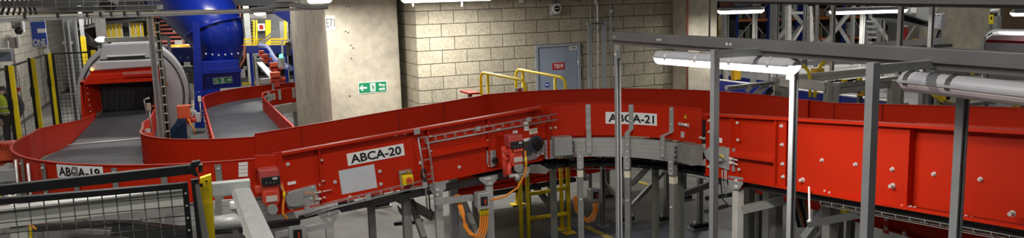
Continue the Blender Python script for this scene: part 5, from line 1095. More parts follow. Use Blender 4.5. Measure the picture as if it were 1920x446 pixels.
# pale beam and brace
t = T('pale_support_beam', 'pale grey box beam behind the mesh guard in the lower left', 'beam', tuple(AY(200, 380, 5.5)))
z1 = lambda a_, b_, Y_: (AY(*a_, Y_), AY(*b_, Y_))
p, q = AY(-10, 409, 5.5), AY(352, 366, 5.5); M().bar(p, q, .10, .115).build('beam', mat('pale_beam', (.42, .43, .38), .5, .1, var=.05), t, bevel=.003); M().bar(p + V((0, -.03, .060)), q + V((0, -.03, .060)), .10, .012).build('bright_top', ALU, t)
M().bar(AY(36, 424, 5.5), AY(42, 500, 5.5), .09, .06, up=YU).build('beam_leg', mat('pale_beam', (1, 1, 1)), t)
t = T('galvanised_beam', 'short galvanised box beam and slanting box brace right of the yellow post', 'beam', tuple(AY(430, 350, 5.2)))
M().bar(AY(398, 355, 5.2), AY(469, 348, 5.2), .07, .085).build('beam', GALV, t, bevel=.003); M().bar(AY(401, 366, 5.2), AY(442, 361, 5.2), .06, .02).build('under_rail', CREAM, t)
M().prism([AY(440, 357, 5.1), AY(470, 355, 5.1), AY(516, 450, 4.4), AY(474, 450, 4.4)], V((0, .06, 0))).build('slanting_brace', GALV, t, bevel=.003)
M().prism([AY(434, 363, 5.1), AY(442, 358, 5.1), AY(476, 450, 4.4), AY(462, 450, 4.4)], V((0, .08, 0))).build('brace_side', GALVD, t)
t = T('white_funnel', 'white plastic funnel cap hanging beside the slanting brace', 'cap', tuple(AY(448, 392, 5.4))); M().tube([AY(446, 378, 5.4), AY(446, 386, 5.4), AY(452, 398, 5.4), AY(455, 408, 5.4)], [.052, .055, .03, .014], 16).build('funnel', WHITE, t, bevel=.002); M().prism([AY(px, py, 5.42) for px, py in ((455, 418), (464, 420), (466, 444), (456, 440))], YU * .01).build('paper_tag', WHITE, t)
t = T('grey_pipe', 'horizontal pale pipe at the bottom, right of the yellow post', 'pipe', tuple(AY(430, 415, 6))); stand(t, AY(440, 416, 6.05)); M().tube([AY(398, 418, 6), AY(462, 411, 6)], .05, 12).build('pipe', ALUW, t)
t = T('black_cable_tray', 'black cables and wire tray at the bottom, left of the red gear motor', 'cable tray', tuple(AY(430, 430, 6.4)))
for k in range(3): M().tube([AY(395, 428 + k * 4, 6.4), AY(470, 422 + k * 4, 6.4), AY(560, 412 + k * 3, 6.8)], .02, 6).build('cable', BLACK, t)
M().bar(AY(210, 425, 7), AY(350, 440, 7), .1, .12).build('cable_trunk', BLACKR, t); M().bar(AY(60, 428, 7.4), AY(215, 418, 7.4), .1, .04).build('cable_trunk', BLACKR, t)
M().bar(AY(230, 440, 7.3), AY(300, 415, 7.5), .05, .07).build('grey_strut', GALVD, t)
top(M().prism([AY(px, py, 6.9) for px, py in ((150, 395), (330, 372), (345, 400), (240, 412), (180, 410))], YU * .05), 'grey_guide_plate', mat('guide_plate', (.30, .29, .28), .5, .2), 'grey curved guide plate seen through the mesh guard', 'plate')
t = T('yellow_bracket', 'yellow machine bracket seen through the mesh guard at lower left', 'bracket', tuple(AY(52, 425, 6.8))); M().prism([AY(px, py, 6.8) for px, py in ((45, 412), (58, 418), (60, 446), (48, 446), (44, 436), (48, 428))], YU * .03).build('bracket', YELP, t); M().tube([AY(46, 416, 6.8), AY(60, 424, 6.75), AY(68, 430, 6.75)], .01, 6).build('orange_cable', ORANGE, t); M().box(AY(85, 413, 6.9), (.05, .05, .04)).build('red_block', REDS, t)
t = T('stacked_side_plate', 'pale stepped plates behind the slanting brace', 'plate', tuple(AY(430, 385, 6.6)))
for k in range(3): M().bar(AY(398, 383 + k * 10, 6.7), AY(470, 376 + k * 10, 6.7), .02, .055).build('plate', ALUW, t)
M().bar(AY(409, 370, 6.6), AY(410, 405, 6.6), .05, .01, up=YU).build('strap', GALVD, t)
# red motor at left edge
t = T('red_motor', 'orange red ribbed motor at the left edge beside the curve', 'motor', tuple(AD(10, 290, 8.6))); c_ = AD(8, 283, 8.6)
M().box(c_, (.22, .22, .20)).build('motor_body', REDO, t, bevel=.02); M().box(AD(14, 306, 8.7), (.34, .25, .08)).build('motor_foot', REDO, t, bevel=.01)
for k in range(5): M().box(AD(-4 + k * 6, 270, 8.5), (.012, .2, .03)).build('fin', REDD, t)
t = T('grey_machine_end', 'grey machine end block below the red motor at the left edge', 'machine', tuple(AD(10, 325, 7.8))); M().box(AD(8, 326, 7.9), (.30, .25, .13)).build('block', GREYM, t, bevel=.01); M().box(AD(32, 318, 8.1), (.26, .3, .12)).build('cover', GREYP, t, bevel=.03); M().tube([AD(10, 368, 6.6), AD(24, 368, 6.6)], .012, 6).tube([AD(16, 360, 6.6), AD(18, 376, 6.6)], .012, 6).build('star_knob', STEEL, t)
# ================================================================ PERSON
def skin_chain(name, mt, parent, pts, edges, rad, sub=2):
    me = bpy.data.meshes.new(name); off = OFF[parent.name]; me.from_pydata([V(p) - off for p in pts], edges, []); o = bpy.data.objects.new(name, me); COL.objects.link(o); o.parent = parent; OFF[o.name] = off
    md = o.modifiers.new('s', 'SKIN'); 
    for i, r_ in enumerate(rad): me.skin_vertices[0].data[i].radius = (r_, r_ * .8) if isinstance(r_, float) else r_
    me.skin_vertices[0].data[0].use_root = True
    m2 = o.modifiers.new('u', 'SUBSURF'); m2.levels = sub; m2.render_levels = sub; md.use_smooth_shade = True
    me.materials.append(mt); return o
pb_ = AD(24, 250, 16.2); gx, gy = pb_.x, pb_.y
pe = T('person', 'person in dark clothes, high visibility vest and blue face mask behind the fence', 'person', (gx, gy, 0))
r_ = RX.copy(); r_.z = 0; r_.normalize(); f_ = V((FX.x, FX.y, 0)).normalized()
def B(x, z, y=0): return V((gx, gy, 0)) + r_ * x + f_ * y + Z * z
hd = AD(1, 176, 16.0); 
def RB(p): d = p - V((gx, gy, 0)); return d.dot(r_), p.z
hx, hz = RB(hd)
P_ = [B(0, .92), B(-.02, 1.10), B(-.06, 1.30), B(hx * .55, 1.42), B(hx * .75, 1.47), B(.16, 1.37), B(.27, 1.12), B(.22, .90, -.1), B(hx - .05, 1.32), B(hx - .12, 1.08, -.05), B(hx - .02, .9, -.15), B(-.10, .88), B(-.12, .48), B(-.12, .08), B(.10, .88), B(.13, .48), B(.14, .08), B(-.12, .05, -.14), B(.14, .05, -.14)]
E_ = [(0, 1), (1, 2), (2, 3), (3, 4), (2, 5), (5, 6), (6, 7), (3, 8), (8, 9), (9, 10), (0, 11), (11, 12), (12, 13), (0, 14), (14, 15), (15, 16), (13, 17), (16, 18)]
skin_chain('body', CLOTH, pe, P_, E_, [.15, .15, .17, .10, .06, .085, .06, .045, .08, .06, .045, .10, .075, .05, .10, .075, .05, .045, .045])
V_ = [B(0, .93, -.02), B(-.03, 1.12, -.02), B(-.07, 1.32, -.02), B(hx * .5, 1.41, -.01)]
skin_chain('high_visibility_vest', HIVIS, pe, V_, [(0, 1), (1, 2), (2, 3)], [.185, .18, .195, .09])
for zz_ in (1.02, 1.14): M().tube([B(-.03 + .20 * math.cos(t_), zz_, -.02 + .17 * math.sin(t_)) for t_ in [k * math.pi / 8 for k in range(17)]], .018, 6).build('reflective_band', mat('reflective_band', (.6, .6, .58), .3), pe)
hc = B(hx, hz); 
h = M().ball(hc, .105, 20, 14, (.86, .95, 1.18)).build('head', SKIN, pe)
M().ball(hc + V((0, .02, .035)), .113, 18, 12, (.9, .95, 1.05)).build('hair', mat('dark_hair', (.03, .022, .018), .7), pe)
M().ball(hc - f_ * .05 - Z * .045, .075, 14, 10, (.95, .8, .85)).build('face_mask', mat('mask_blue', (.30, .48, .62), .7), pe)
for s_ in (-1, 1): M().ball(hc - f_ * .094 + r_ * .033 * s_ + Z * .015, .013, 8, 6).build('eye', WHITE, pe); M().ball(hc + r_ * .09 * s_, .022, 8, 6, (.5, 1, 1.3)).build('ear', SKIN, pe)
M().ball(hc - f_ * .10 - Z * .005, .017, 8, 6, (1, 1, 1.4)).build('nose', SKIN, pe)
for hand, wr_ in ((7, 6), (10, 9)):
    q = P_[hand]; d_ = (P_[hand] - P_[wr_]).normalized(); sd = d_.cross(f_).normalized(); pts = [q, q + d_ * .05, q + d_ * .09]; ed = [(0, 1), (1, 2)]; rd = [.028, .034, .03]
    for k in range(4):
        b0 = len(pts); pts += [q + d_ * .10 + sd * (-.03 + .02 * k), q + d_ * (.135 + .01 * (k in (1, 2))) + sd * (-.032 + .021 * k) - f_ * .01, q + d_ * (.16 + .01 * (k in (1, 2))) + sd * (-.032 + .021 * k) - f_ * .03]; ed += [(2, b0), (b0, b0 + 1), (b0 + 1, b0 + 2)]; rd += [.010, .009, .008]
    b0 = len(pts); pts += [q + d_ * .05 + sd * -.045, q + d_ * .085 + sd * -.06 - f_ * .02]; ed += [(1, b0), (b0, b0 + 1)]; rd += [.012, .009]
    skin_chain('hand', SKIN, pe, pts, ed, rd, 1)
# ================================================================ RIGHT HAND BACKGROUND
def up(px, D_, z1, w_, m, name='upright', parent=None, z0=0, py=60, chan=False):
    a = AD(px, py, D_); return M().bar((a.x, a.y, z0), (a.x, a.y, z1), w_, w_, up=YU).build(name, m, parent)
ORR = mat('rack_orange', (.50, .13, .02), .5, var=.1)
bay = 0
junk = [mat('junk_dark', (.06, .06, .06), .7), mat('junk_brown', (.20, .14, .08), .8), mat('junk_white', (.5, .5, .5), .6), mat('junk_grey', (.18, .19, .18), .6), mat('junk_green', (.14, .2, .12), .6)]
bays = [(1381, 1440, 45), (1448, 1495, 45), (1503, 1560, 45), (1580, 1620, 45), (1628, 1680, 45)]
rr_ = random.Random(11)
for i, (pa, pb2, D_) in enumerate(bays):
    t = T('pallet_rack', ['leftmost pallet rack bay, behind the lit far strip light', 'second pallet rack bay with packed dark shelves', 'third pallet rack bay behind the white lattice frame', 'fourth pallet rack bay behind the far right strip light', 'last pallet rack bay, left of the dark machine'][i], 'rack', tuple(AD((pa + pb2) / 2, 60, D_)), 'blue and orange pallet racks')
    zf = max(0, 0)
    for px in (pa, pb2): up(px, D_, 5.0, .14, BLUER, 'upright', t); up(px, D_ + 1.1, 5.0, .12, BLUER, 'upright', t)
    zs = [.25, 1.42, 2.55, 3.5]
    for z_ in zs:
        a, b = AD(pa, 60, D_), AD(pb2, 60, D_); M().bar((a.x, a.y, z_), (b.x, b.y, z_), .06, .16).build('beam', ORR, t)
        off_ = f_ * .9; M().bar((a.x, a.y, z_ + .07), (b.x, b.y, z_ + .07), .02, .02).build('edge', ORR, t)
        n = 4
        for k in range(n):
            s_ = (k + .5) / n; p = V((a.x, a.y, 0)).lerp(V((b.x, b.y, 0)), s_) + f_ * rr_.uniform(.2, .6); hh = rr_.uniform(.25, .8); ww = (b - a).length / n * rr_.uniform(.6, .95)
            M().box((p.x, p.y, z_ + .09 + hh / 2), (ww, .6, hh), math.atan2(r_.y, r_.x)).build('stored_load', rr_.choice(junk), t, bevel=.03)
    a = AD(pa, 60, D_ + .1); b = AD(pb2, 60, D_ + .1)
    M().bar((a.x, a.y, .3), (b.x, b.y, 2.4), .04, .06).build('brace', GALV, t); M().bar((a.x, a.y, 2.4), (b.x, b.y, .3), .04, .06).build('brace', GALV, t)
t = T('black_mesh_cage', 'black mesh cage left of the first rack bay', 'cage', tuple(AD(1373, 55, 40))); wr = M()
for px in range(1366, 1381, 3): wr.bar(AD(px, 38, 40), V((AD(px, 70, 40).x, AD(px, 70, 40).y, 0)), .03, .03, up=YU)
for py in range(38, 71, 4): wr.bar(AD(1366, py, 40), AD(1380, py, 40), .03, .03)
wr.build('wires', BLACK, t); M().prism([AD(px, py, 41) for px, py in ((1347, 28), (1355, 28), (1355, 72), (1347, 72))], f_ * .2).build('brown_board', mat('board', (.42, .3, .14), .7), t)
# pale structural posts hanging lights
def lattice(label, pa, pb2, D_, y0_, y1_, m):
    t = T('lattice_frame', label, 'frame', tuple(AD(pa, 70, D_)))
    for px in (pa, pb2): M().bar(AD(px, y0_, D_), AD(px, y1_, D_), .13, .13, up=YU).build('upright', m, t)
    M().bar(AD(pa, y0_ + 12, D_), AD(pb2, y0_ + 12, D_), .08, .08).build('tie', m, t); M().bar(AD(pa, y1_, D_), AD(pb2, y0_ + 14, D_), .08, .08).build('diagonal', m, t); return t
lattice('white lattice frame with a diagonal, in front of the third rack bay', 1478, 1519, 24, 12, 90, mat('white_steel', (.62, .60, .58), .5))
for i, (px, D_, w_, y0_, y1_, m, lb) in enumerate(((1362, 16, .07, 10, 90, GALV, 'thin pale post under the left end of the far lit strip light'), (1366 - 8, 22, .12, 20, 90, GALVD, 'dull post at the edge of the right hand concrete column'), (1415, 15, .065, 20, 90, ALUW, 'pale post under the middle of the far lit strip light'), (1447, 17, .06, 10, 90, GALV, 'left slim post of the pair right of the far strip light'), (1456, 16, .07, 10, 90, GALV, 'right slim post of the pair right of the far strip light'), (1508, 19, .07, 10, 200, GALV, 'slim post inside the white lattice frame'), (1562, 12, .05, 10, 90, ALUW, 'bright post at the left end of the far right strip light'), (1531, 24, .08, 10, 90, GALV, 'grey post right of the white lattice frame'), (1616, 13, .055, 10, 115, ALUW, 'pale post crossing the middle of the far right strip light'), (1688, 11, .06, 10, 95, GALV, 'grey post at the right end of the far right strip light'), (1745, 12, .06, 12, 130, GALV, 'slim post left of the white control cabinet'), (1658, 20, .04, 12, 85, ALUW, 'very thin post below the far right strip light'))):
    a = AD(px, (y0_ + y1_) / 2, D_); top(M().channel((a.x, a.y, 0), (a.x, a.y, AD(px, y0_ - 20, D_).z), w_, w_, up=YU), 'steel_post', m, lb, 'post')
for i, (a_, b_, D_, lb) in enumerate((((1480, 16), (1545, 92), 25, 'long diagonal brace crossing the third rack bay'), ((1535, 95), (1600, 14), 26, 'diagonal brace rising to the far right strip light'), ((1560, 30), (1598, 90), 27, 'diagonal brace falling behind the far right strip light'), ((1632, 30), (1672, 84), 27, 'thin diagonal brace left of the dark machine'), ((1610, 85), (1650, 30), 28, 'thin rising diagonal brace left of the dark machine'), ((1440, 92), (1478, 50), 25, 'short diagonal brace left of the white lattice'), ((1500, 50), (1468, 88), 30, 'short diagonal brace inside the white lattice'))):
    if i == 0: tb3 = T('braced_steel_frame', 'tall steel frame with crossing diagonal braces in front of the pallet racks', 'frame', tuple(AD(1560, 80, 26)))
    M().bar(AD(*a_, D_), AD(*b_, D_), .09, .12).build('diagonal_brace', GALV, tb3)
    for e_ in ((a_ if i in (0, 2, 3) else b_),): q = AD(e_[0], e_[1], D_ + .1); M().box((q.x, q.y, 2.2), (.1, .1, 4.4)).build('upright', GALV, tb3)
t = T('open_stair', 'open metal stair between the rack bays', 'stair', tuple(AD(1630, 60, 27)))
for k in range(5): M().bar(AD(1622 + k * 1, 40 + k * 10, 27), AD(1640 + k * .6, 40 + k * 10, 27), .2, .06).build('tread', ALUW, t)
for px in (1621, 1642): M().bar(AD(px, 30, 27), AD(px + 4, 85, 27), .05, .10, up=YU).build('stringer', GALV, t)
# far lamps
def farlamp(label, pa, pb2, py, D_, py2=None, power=60):
    a, b = AD(pa, py, D_), AD(pb2, py2 or py, D_); b.z = a.z; return luminaire('strip_light', label, a, b, .055 * D_ / 11, True, clips=0, power=power, susp=True)
farlamp('lit far strip light above the left end of the racks', 1346, 1432, 20, 14, 23, 30)
farlamp('long lit far strip light in front of the racks', 1556, 1700, 21, 12.5, 24, 30)
farlamp('lit strip light cut by the right edge of the picture', 1896, 1990, 24, 12, 27, 20)
t = T('lamp_gear_box', 'red and grey gear boxes fixed above the far left strip light', 'electrical box', tuple(AD(1380, 5, 14)))
M().box(AD(1363, 4, 14), (.15, .2, .16)).build('red_box', mat('dull_red_box', (.22, .05, .04), .5), t); M().box(AD(1389, 5, 14), (.32, .2, .12)).build('grey_box', mat('box_slate', (.14, .17, .21), .5), t); M().box(AD(1415, 4, 14), (.16, .15, .12)).build('pale_box', GREYP, t); M().bar(AD(1350, 13, 14), AD(1420, 10, 14), .1, .02).build('bar', DKSTEEL, t)
# dark machine, sloping duct, cabinet
t = T('sloping_grey_duct', 'sloping grey enclosed conveyor section at upper right', 'conveyor', tuple(AD(1720, 30, 18))); M().prism([AD(px, py, 18) for px, py in ((1690, 14), (1760, 14), (1748, 42), (1738, 40), (1700, 27), (1682, 24))], f_ * .5).build('duct_body', GREYM, t, bevel=.02); plate(AD(1713, 19, 17.9), r_, Z, .13, .12, .01, WHITE, 'white_notice', t); hang(t, AD(1700, 20, 18.3), .03); hang(t, AD(1745, 20, 18.3), .03); M().prism([AD(px, py, 18.2) for px, py in ((1680, 26), (1742, 42), (1740, 50), (1680, 35))], f_ * 1.2).build('black_underside', BLACK, t)
t = T('dark_machine', 'dark caged machine with a red stripe panel beneath the sloping duct', 'machine', tuple(AD(1715, 60, 21)))
M().prism([AD(px, py, 22) for px, py in ((1690, 42), (1730, 44), (1730, 84), (1690, 84))], f_ * .8).build('body', mat('machine_dark', (.10, .10, .10), .5), t, bevel=.02); M().prism([AD(px, py, 21.6) for px, py in ((1696, 52), (1702, 52), (1702, 74), (1696, 74))], f_ * .1).build('red_panel', REDS, t); M().prism([AD(px, py, 21.6) for px, py in ((1697, 43), (1702, 43), (1702, 50), (1697, 50))], f_ * .1).build('white_panel', WHITE, t)
M().bar(AD(1702, 76, 21.4), AD(1720, 48, 21.4), .10, .12).build('brace', GALVD, t); M().bar(AD(1728, 36, 21.4), AD(1728, 80, 21.4), .08, .08, up=YU).build('post', ALUW, t)
for k in range(5): M().box(AD(1712 + k * 2.4, 75, 21.3), (.03, .03, .08)).build('yellow_key', YEL, t)
t = T('white_wall_sheet', 'white sheeting behind the slim post left of the far column', 'panel', tuple(AD(1740, 65, 24))); M().prism([AD(px, py, 24) for px, py in ((1730, 47), (1766, 54), (1766, 80), (1730, 80))], f_ * .1).build('sheet', mat('pale_sheet', (.5, .5, .52), .6), t)
t = T('control_cabinet', 'white control cabinet with two small windows beside the far column', 'cabinet', tuple(AD(1758, 40, 17))); M().box(AD(1757, 40, 17), (.22, .25, .32), .35).build('cabinet_body', mat('cabinet_white', (.55, .56, .60), .4), t, bevel=.01)
for px in (1753, 1760): M().box(AD(px, 29, 16.8), (.035, .02, .03), .35).build('window', DKSTEEL, t)
M().bar(AD(1752, 80, 17), AD(1762, 56, 17), .03, .03).build('bracket', BLACK, t); stand(t, AD(1762, 56, 17.1), .03)
t = T('grey_conveyor_side', 'long grey conveyor side below the sloping duct', 'conveyor', tuple(AD(1700, 80, 16))); M().bar(AD(1640, 84, 18), AD(1766, 77, 15), .1, .13).build('side', GREYP, t); M().bar(AD(1690, 90, 16), AD(1766, 86, 15), .5, .06).build('roller_bed', DKSTEEL, t)
# pale machine, right edge
t = T('silver_machine_cover', 'rounded silver machine cover with a dark red stripe at the right edge', 'machine', tuple(AD(1885, 110, 12)))
prf = [(1843, 150), (1843, 96), (1845, 80), (1852, 70), (1860, 64), (1872, 62), (1960, 63), (1960, 150)]
rd_ = ray(1835, 100); rd_.z = 0; rd_.normalize()
M().prism([AD(px, py, 12) for px, py in prf], rd_ * 1.4).build('cover', mat('silver_cover', (.52, .53, .56), .4, .2, var=.12), t, bevel=.03)
M().prism([AD(px, py, 11.95) for px, py in ((1850, 74), (1960, 79), (1960, 83), (1849, 79))], f_ * .03).build('red_stripe', mat('stripe_red', (.30, .01, .02), .4), t)
M().bar(AD(1845, 68, 11.9), AD(1843, 92, 11.9), .03, .05, up=YU).build('black_edge', BLACK, t); M().bar(AD(1852, 66, 12), AD(1860, 62, 12), .02, .02).build('handle', BLACK, t)
M().prism([AD(px, py, 11.9) for px, py in ((1843, 110), (1960, 116), (1960, 150), (1843, 145))], f_ * .05).build('lower_sheet', PALEF, t)
t = T('brown_mesh_wall', 'brown louvred mesh panel in the top right corner', 'panel', tuple(AD(1900, 40, 22)))
for k in range(9): M().prism([AD(px, py + k * 6, 22) for px, py in ((1878, 12), (1960, 12), (1960, 17), (1878, 17))], f_ * .06).build('slat', BROWN, t)
M().bar(AD(1875, 10, 21.5), AD(1874, 64, 21.5), .08, .08, up=YU).build('edge_post', GALVD, t); M().prism([AD(px, py, 22.3) for px, py in ((1874, 8), (1960, 8), (1960, 70), (1874, 70))], f_ * .05).build('backing', mat('brown_back', (.10, .065, .035), .8), t)
o = plate(AD(1859, 36, 18), r_, Z, .10, .21, .02, YELP, 'yellow_sign', None); tag(o, 'small yellow hazard sign beside the far column', 'sign'); q = AD(1859, 40, 18.1); M().box((q.x, q.y, q.z / 2), (.04, .04, q.z)).build('stand', GALVD, o); M().ball(AD(1859, 34, 17.9), .03, sc=(1, .2, 1.3)).build('black_symbol', BLACK, o)
t = T('dome_lamp', 'white dome lamp right of the far column top', 'light fitting', tuple(AD(1865, 20, 17))); q = AD(1865, 15, 17); M().tube([q, V((q.x, q.y, 5.6))], .012, 5).build('suspension_rod', GALV, t); M().ball(AD(1865, 20, 17), .10, sc=(1, 1, .6)).build('dome', mat('dome_white', (.7, .7, .66), .3), t); M().disc(AD(1865, 15, 17), Z, .08, .06).build('base', WHITE, t)
q = AD(1867, 60, 19); top(M().bar((q.x, q.y, 0), (q.x, q.y, AD(1868, 30, 19).z), .15, .15, up=YU), 'grey_post', GREYM, 'grey post between the far column and the brown mesh panel', 'post')
# aluminium profile frame over the far conveyor
SL = [(-.5, -.5), (-.12, -.5), (-.12, -.38), (.12, -.38), (.12, -.5), (.5, -.5), (.5, -.12), (.38, -.12), (.38, .12), (.5, .12), (.5, .5), (.12, .5), (.12, .38), (-.12, .38), (-.12, .5), (-.5, .5), (-.5, .12), (-.38, .12), (-.38, -.12), (-.5, -.12)]
PROF = mat('profile_aluminium', (.50, .50, .46), .42, .2, var=.06)
def prf_bar(a, b, s_, t_, name='profile_bar', hs=None, up=Z):
    a, b = V(a), V(b); d = (b - a).normalized()
    if abs(d.dot(up)) > .95: up = f_
    x = d.cross(up).normalized(); y = x.cross(d).normalized(); hs = hs or s_
    return M().rings([[p + x * u * s_ + y * v * hs for u, v in SL] for p in (a, b)]).build(name, PROF, t_)
t = T('aluminium_profile_frame', 'aluminium slotted profile frame behind the right conveyor', 'frame', tuple(AD(1560, 170, 10)))
def vert(px, py, D_, s_): a = AD(px, py, D_); return prf_bar((a.x, a.y, 0), (a.x, a.y, a.z), s_, t, 'profile_upright')
vert(1459, 145, 10.2, .13); vert(1472, 150, 11, .10); vert(1559, 158, 9.4, .135); vert(1677, 150, 10.2, .12); vert(1688, 155, 11, .08); vert(1733, 150, 11, .1)
prf_bar(AD(1460, 152, 10.2), AD(1552, 163, 9.4), .10, t, hs=.11); prf_bar(AD(1495, 148, 11.6), AD(1695, 127, 11.2), .10, t, hs=.12); prf_bar(AD(1565, 166, 9.4), AD(1695, 150, 10.6), .10, t, hs=.14)
for (px, py, m_) in ((1560, 153, BLACK), (1575, 151, BLACK), (1592, 150, BLACK), (1608, 149, BLACK)): M().box(AD(px, py, 9.6), (.10, .06, .025)).build('connector', m_, t)
for (px, py) in ((1583, 151), (1611, 148)): M().box(AD(px, py, 9.55), (.05, .05, .03)).build('yellow_connector', YELP, t)
M().box(AD(1622, 174, 10.3), (.16, .1, .07)).build('yellow_clamp', mat('amber_yellow', (.8, .45, .02), .4), t); M().box(AD(1604, 172, 10.3), (.12, .1, .02)).build('dark_bracket', DKSTEEL, t)
for px in (1612,): a = AD(px, 178, 10.4); M().box((a.x, a.y, a.z / 2), (.05, .05, a.z)).build('dark_leg', DKSTEEL, t)
# yellow hoses, orange boxes
t = T('yellow_cable_pendant', 'white bell cap with a bent yellow hose above an orange box', 'cable', tuple(AD(1554, 110, 12)))
M().tube([AD(1553, 99, 12), AD(1553, 106, 12), AD(1556, 113, 12)], [.15, .13, .05], 14).build('bell_cap', mat('bell_cream', (.62, .54, .47), .45), t); M().box(AD(1574, 107, 12), (.06, .06, .07)).build('yellow_socket', YELP, t)
M().tube([AD(1547, 115, 12), AD(1539, 122, 12), AD(1534, 134, 12), AD(1533, 146, 12)], .028, 8).build('yellow_hose', YELP, t); M().box(AD(1533, 134, 12), (.15, .12, .10)).build('orange_box', mat('amber_yellow', (1, 1, 1)), t)
t = T('yellow_hose', 'yellow hose arching down right of the lit strip light', 'hose', tuple(AD(1510, 130, 11))); M().tube([AD(1500, 121, 11), AD(1508, 124, 11), AD(1516, 134, 11), AD(1519, 146, 11), AD(1519, 182, 11)], .024, 8).build('hose', YELP, t); M().tube([AD(1528, 165, 11), AD(1528, 183, 11)], .024, 8).build('hose_end', YELP, t); M().box(AD(1531, 174, 11), (.08, .04, .02)).build('clip', YEL, t)
t = T('yellow_socket', 'yellow plug and hose on the silver machine cover at right', 'cable', tuple(AD(1842, 130, 10))); M().box(AD(1850, 128, 10), (.10, .08, .08)).build('plug', YELP, t, bevel=.006); M().tube([AD(1846, 129, 10), AD(1832, 130, 10), AD(1822, 138, 10)], .028, 8).build('hose', YELP, t); stand(t, AD(1850, 131, 10.05))
for i, (px, py, D_, lb) in enumerate(((1761, 182, 9.6, 'black and yellow cable connector left of the right strut post'), (1836, 190, 9.6, 'yellow and black block behind the guard right of the right strut post'), (1904, 194, 9.4, 'yellow corner of a block at the right edge above the red guard'))):
    t = T('cable_connector', lb, 'connector', tuple(AD(px, py, D_))); M().bar(AD(px - 9, py - 8, D_), AD(px + 8, py + 5, D_), .07, .08).build('yellow_body', YELP, t, bevel=.006); M().bar(AD(px + 4, py - 4, D_ + .05), AD(px + 16, py + 5, D_ + .05), .06, .07).build('black_body', BLACK, t)
    stand(t, AD(px, py + 4, D_ + .08))
    if i == 0: M().tube([AD(1752, 168, 9.4), AD(1745, 172, 9.4), AD(1748, 180, 9.4), AD(1765, 184, 9.4), AD(1785, 193, 9.4)], .010, 6).build('yellow_lead', YELP, t)
t = T('amber_box', 'amber yellow box seen under the lit strip light', 'box', tuple(AD(1380, 140, 16))); M().box(AD(1380, 140, 16), (.17, .1, .20)).build('box_body', mat('amber_yellow', (1, 1, 1)), t)
for i, (px, D_) in enumerate(((1361, 15), (1412, 15), (1508, 15), (1542, 17), (1450, 14), (1730, 12.5), (1740, 12.2))):
    a = AD(px, 140, D_); top(M().bar((a.x, a.y, 0), (a.x, a.y, 1.95 if i < 5 else 2.0), .07, .07, up=YU), 'low_steel_post', [GALVD, GALVD, DKSTEEL, GALV, GALV, ALUW, DKSTEEL][i], ['low dull post left of the amber box', 'low dull post right of the amber box', 'low dark post behind the lit strip light end', 'low post right of the bell cap', 'low post at the left of the profile frame', 'low pale post right of the profile frame', 'low dark post right of the profile frame'][i], 'post')
# slotted pale wire duct along the conveyor
for i, (a_, b_, D0, D1, lb) in enumerate((((1362, 165), (1450, 155), 9.6, 9.8, 'slotted pale cable duct behind the curve guard'), ((1808, 197), (1925, 180), 8.6, 9.2, 'slotted pale cable duct behind the right end of the guard'))):
    a, b = AD(*a_, D0), AD(*b_, D1); t = T('slotted_duct', lb, 'cable duct', tuple(a)); M().bar(a, b, .08, .045).build('duct', PALEF, t); n = 24
    for k in range(n): q = a + (b - a) * ((k + .5) / n) - f_ * .045; M().box(q, (.012, .01, .03)).build('slot', DKSTEEL, t)
t = T('linkage_arm', 'pale flat linkage arm with black cables behind the guard, below the lit strip light', 'arm', tuple(AD(1430, 170, 9.8))); M().bar(AD(1416, 178, 9.8), AD(1443, 154, 9.8), .04, .07).build('arm', ALUW, t, bevel=.005)
for k in range(4): M().tube([AD(1432 + k * 3, 180, 9.9), AD(1440 + k * 3, 170, 9.9), AD(1447, 160 + k * 2, 9.9), AD(1443, 172, 9.9)], .014, 6).build('black_cable', BLACK, t)
M().bar(AD(1360, 173, 9.7), AD(1390, 177, 9.7), .04, .03).build('orange_strip', mat('amber_yellow', (1, 1, 1)), t); M().bar(AD(1400, 172, 9.6), AD(1408, 162, 9.6), .04, .04).build('pale_lug', ALUW, t); stand(t, AD(1425, 176, 9.85)); 
# blue low conveyor side and broad pale beds behind
t = T('blue_low_conveyor', 'dark blue low conveyor side behind the right guard', 'conveyor', tuple(AD(1500, 170, 12)))
a, b = AD(1348, 163, 15), AD(1700, 212, 11); M().bar(a, b, .06, .26).build('side', BLUE, t); M().bar(a + Z * .14, b + Z * .14, .05, .02).build('white_edge', WHITE, t)
M().bar(AD(1346, 152, 17), AD(1470, 172, 15), .06, .30).build('far_side', BLUE, t)
for i, (pp, D_, lb) in enumerate(((((1346, 120), (1500, 118), (1500, 168), (1346, 148)), 0, 'wide pale conveyor bed behind the lit strip light'), (((1500, 100), (1700, 108), (1740, 150), (1740, 200), (1560, 190), (1500, 160)), 0, 'broad pale floor plate deck behind the profile frame'))):
    t = tag(M().prism([AZ(px, py, .52 if i == 0 else .45) for px, py in pp], -Z * .06).build('pale_conveyor_bed', PALEF), lb, 'conveyor bed')
t = T('far_conveyor_lines', 'stacked pale grey conveyor lines far behind the beam', 'conveyor', tuple(AD(1600, 115, 20)))
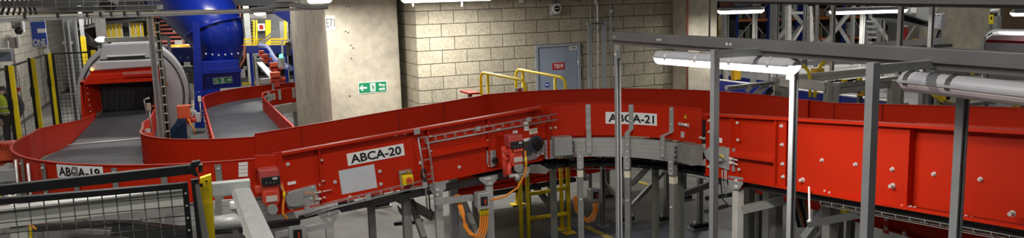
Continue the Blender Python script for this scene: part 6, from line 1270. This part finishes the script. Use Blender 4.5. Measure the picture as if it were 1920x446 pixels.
for k, (a_, b_, D_) in enumerate((((1440, 93), (1760, 101), 24), ((1480, 108), (1700, 104), 20), ((1500, 118), (1700, 113), 18), ((1440, 130), (1500, 128), 17), ((1500, 133), (1640, 125), 15))): M().bar(AD(*a_, D_), AD(*b_, D_), .12, .10).build('side', [GREYP, PALEF, GREYM, PALEF, WHITE][k], t)
for k, px in enumerate((1470, 1495, 1515, 1590, 1650, 1700)): M().box(AD(px, 98, 22), (.25, .2, .22)).build('drive_block', [GALV, GALVD][k % 2], t)
t = T('green_connector', 'green box hanging beside the hanger of the unlit strip light', 'box', tuple(AD(1733, 126, 8))); M().box(AD(1733, 126, 8), (.055, .05, .035)).build('box_body', mat('green_box', (.0, .22, .07), .4), t); stand(t, AD(1733, 126, 8.05), .01)
t = T('grey_equipment', 'grey plates and bracket behind the unlit strip light', 'machine', tuple(AD(1800, 125, 10.5)))
M().prism([AD(px, py, 10.5) for px, py in ((1750, 124), (1813, 118), (1813, 142), (1750, 142))], f_ * .2).build('plate', GREYM, t, bevel=.01); M().prism([AD(px, py, 10.9) for px, py in ((1812, 117), (1842, 117), (1842, 142), (1812, 142))], f_ * .2).build('plate', mat('sheet_mid', (.38, .39, .40), .4, .3), t); M().disc(AD(1803, 125, 10.4), -f_, .04, .03, 12).build('knob', GALVD, t)
t = T('red_fascia', 'small red lettered fascia strip behind the beam above the lit strip light', 'sign', tuple(AD(1315, 94, 12))); M().prism([AD(px, py, 10) for px, py in ((1306, 92), (1334, 94), (1334, 98), (1306, 96))], f_ * .03).build('strip', mat('fascia_red', (.45, .05, .02), .5), t); hang(t, AD(1330, 94, 10.05))
# fittings for the added fill lights, unseen above the frame
for i, L in enumerate(LAMPS):
    (x_, y_, z_) = L[0]; t = T('added_ceiling_light', 'added ceiling strip light out of view, placed to light the hall', 'light fitting', (x_, y_, z_), 'added ceiling strip lights out of view'); M().ab((x_ - .8, y_ - .09, z_), (x_ + .8, y_ + .09, z_ + .08)).build('housing', GREYL, t); M().ab((x_ - .78, y_ - .07, z_ - .05), (x_ + .78, y_ + .07, z_)).build('diffuser', GLOWB, t); M().ab((x_ - .5, y_ - .01, z_ + .08), (x_ - .48, y_ + .01, 5.6)).ab((x_ + .48, y_ - .01, z_ + .08), (x_ + .5, y_ + .01, 5.6)).build('suspension_wire', GALV, t)
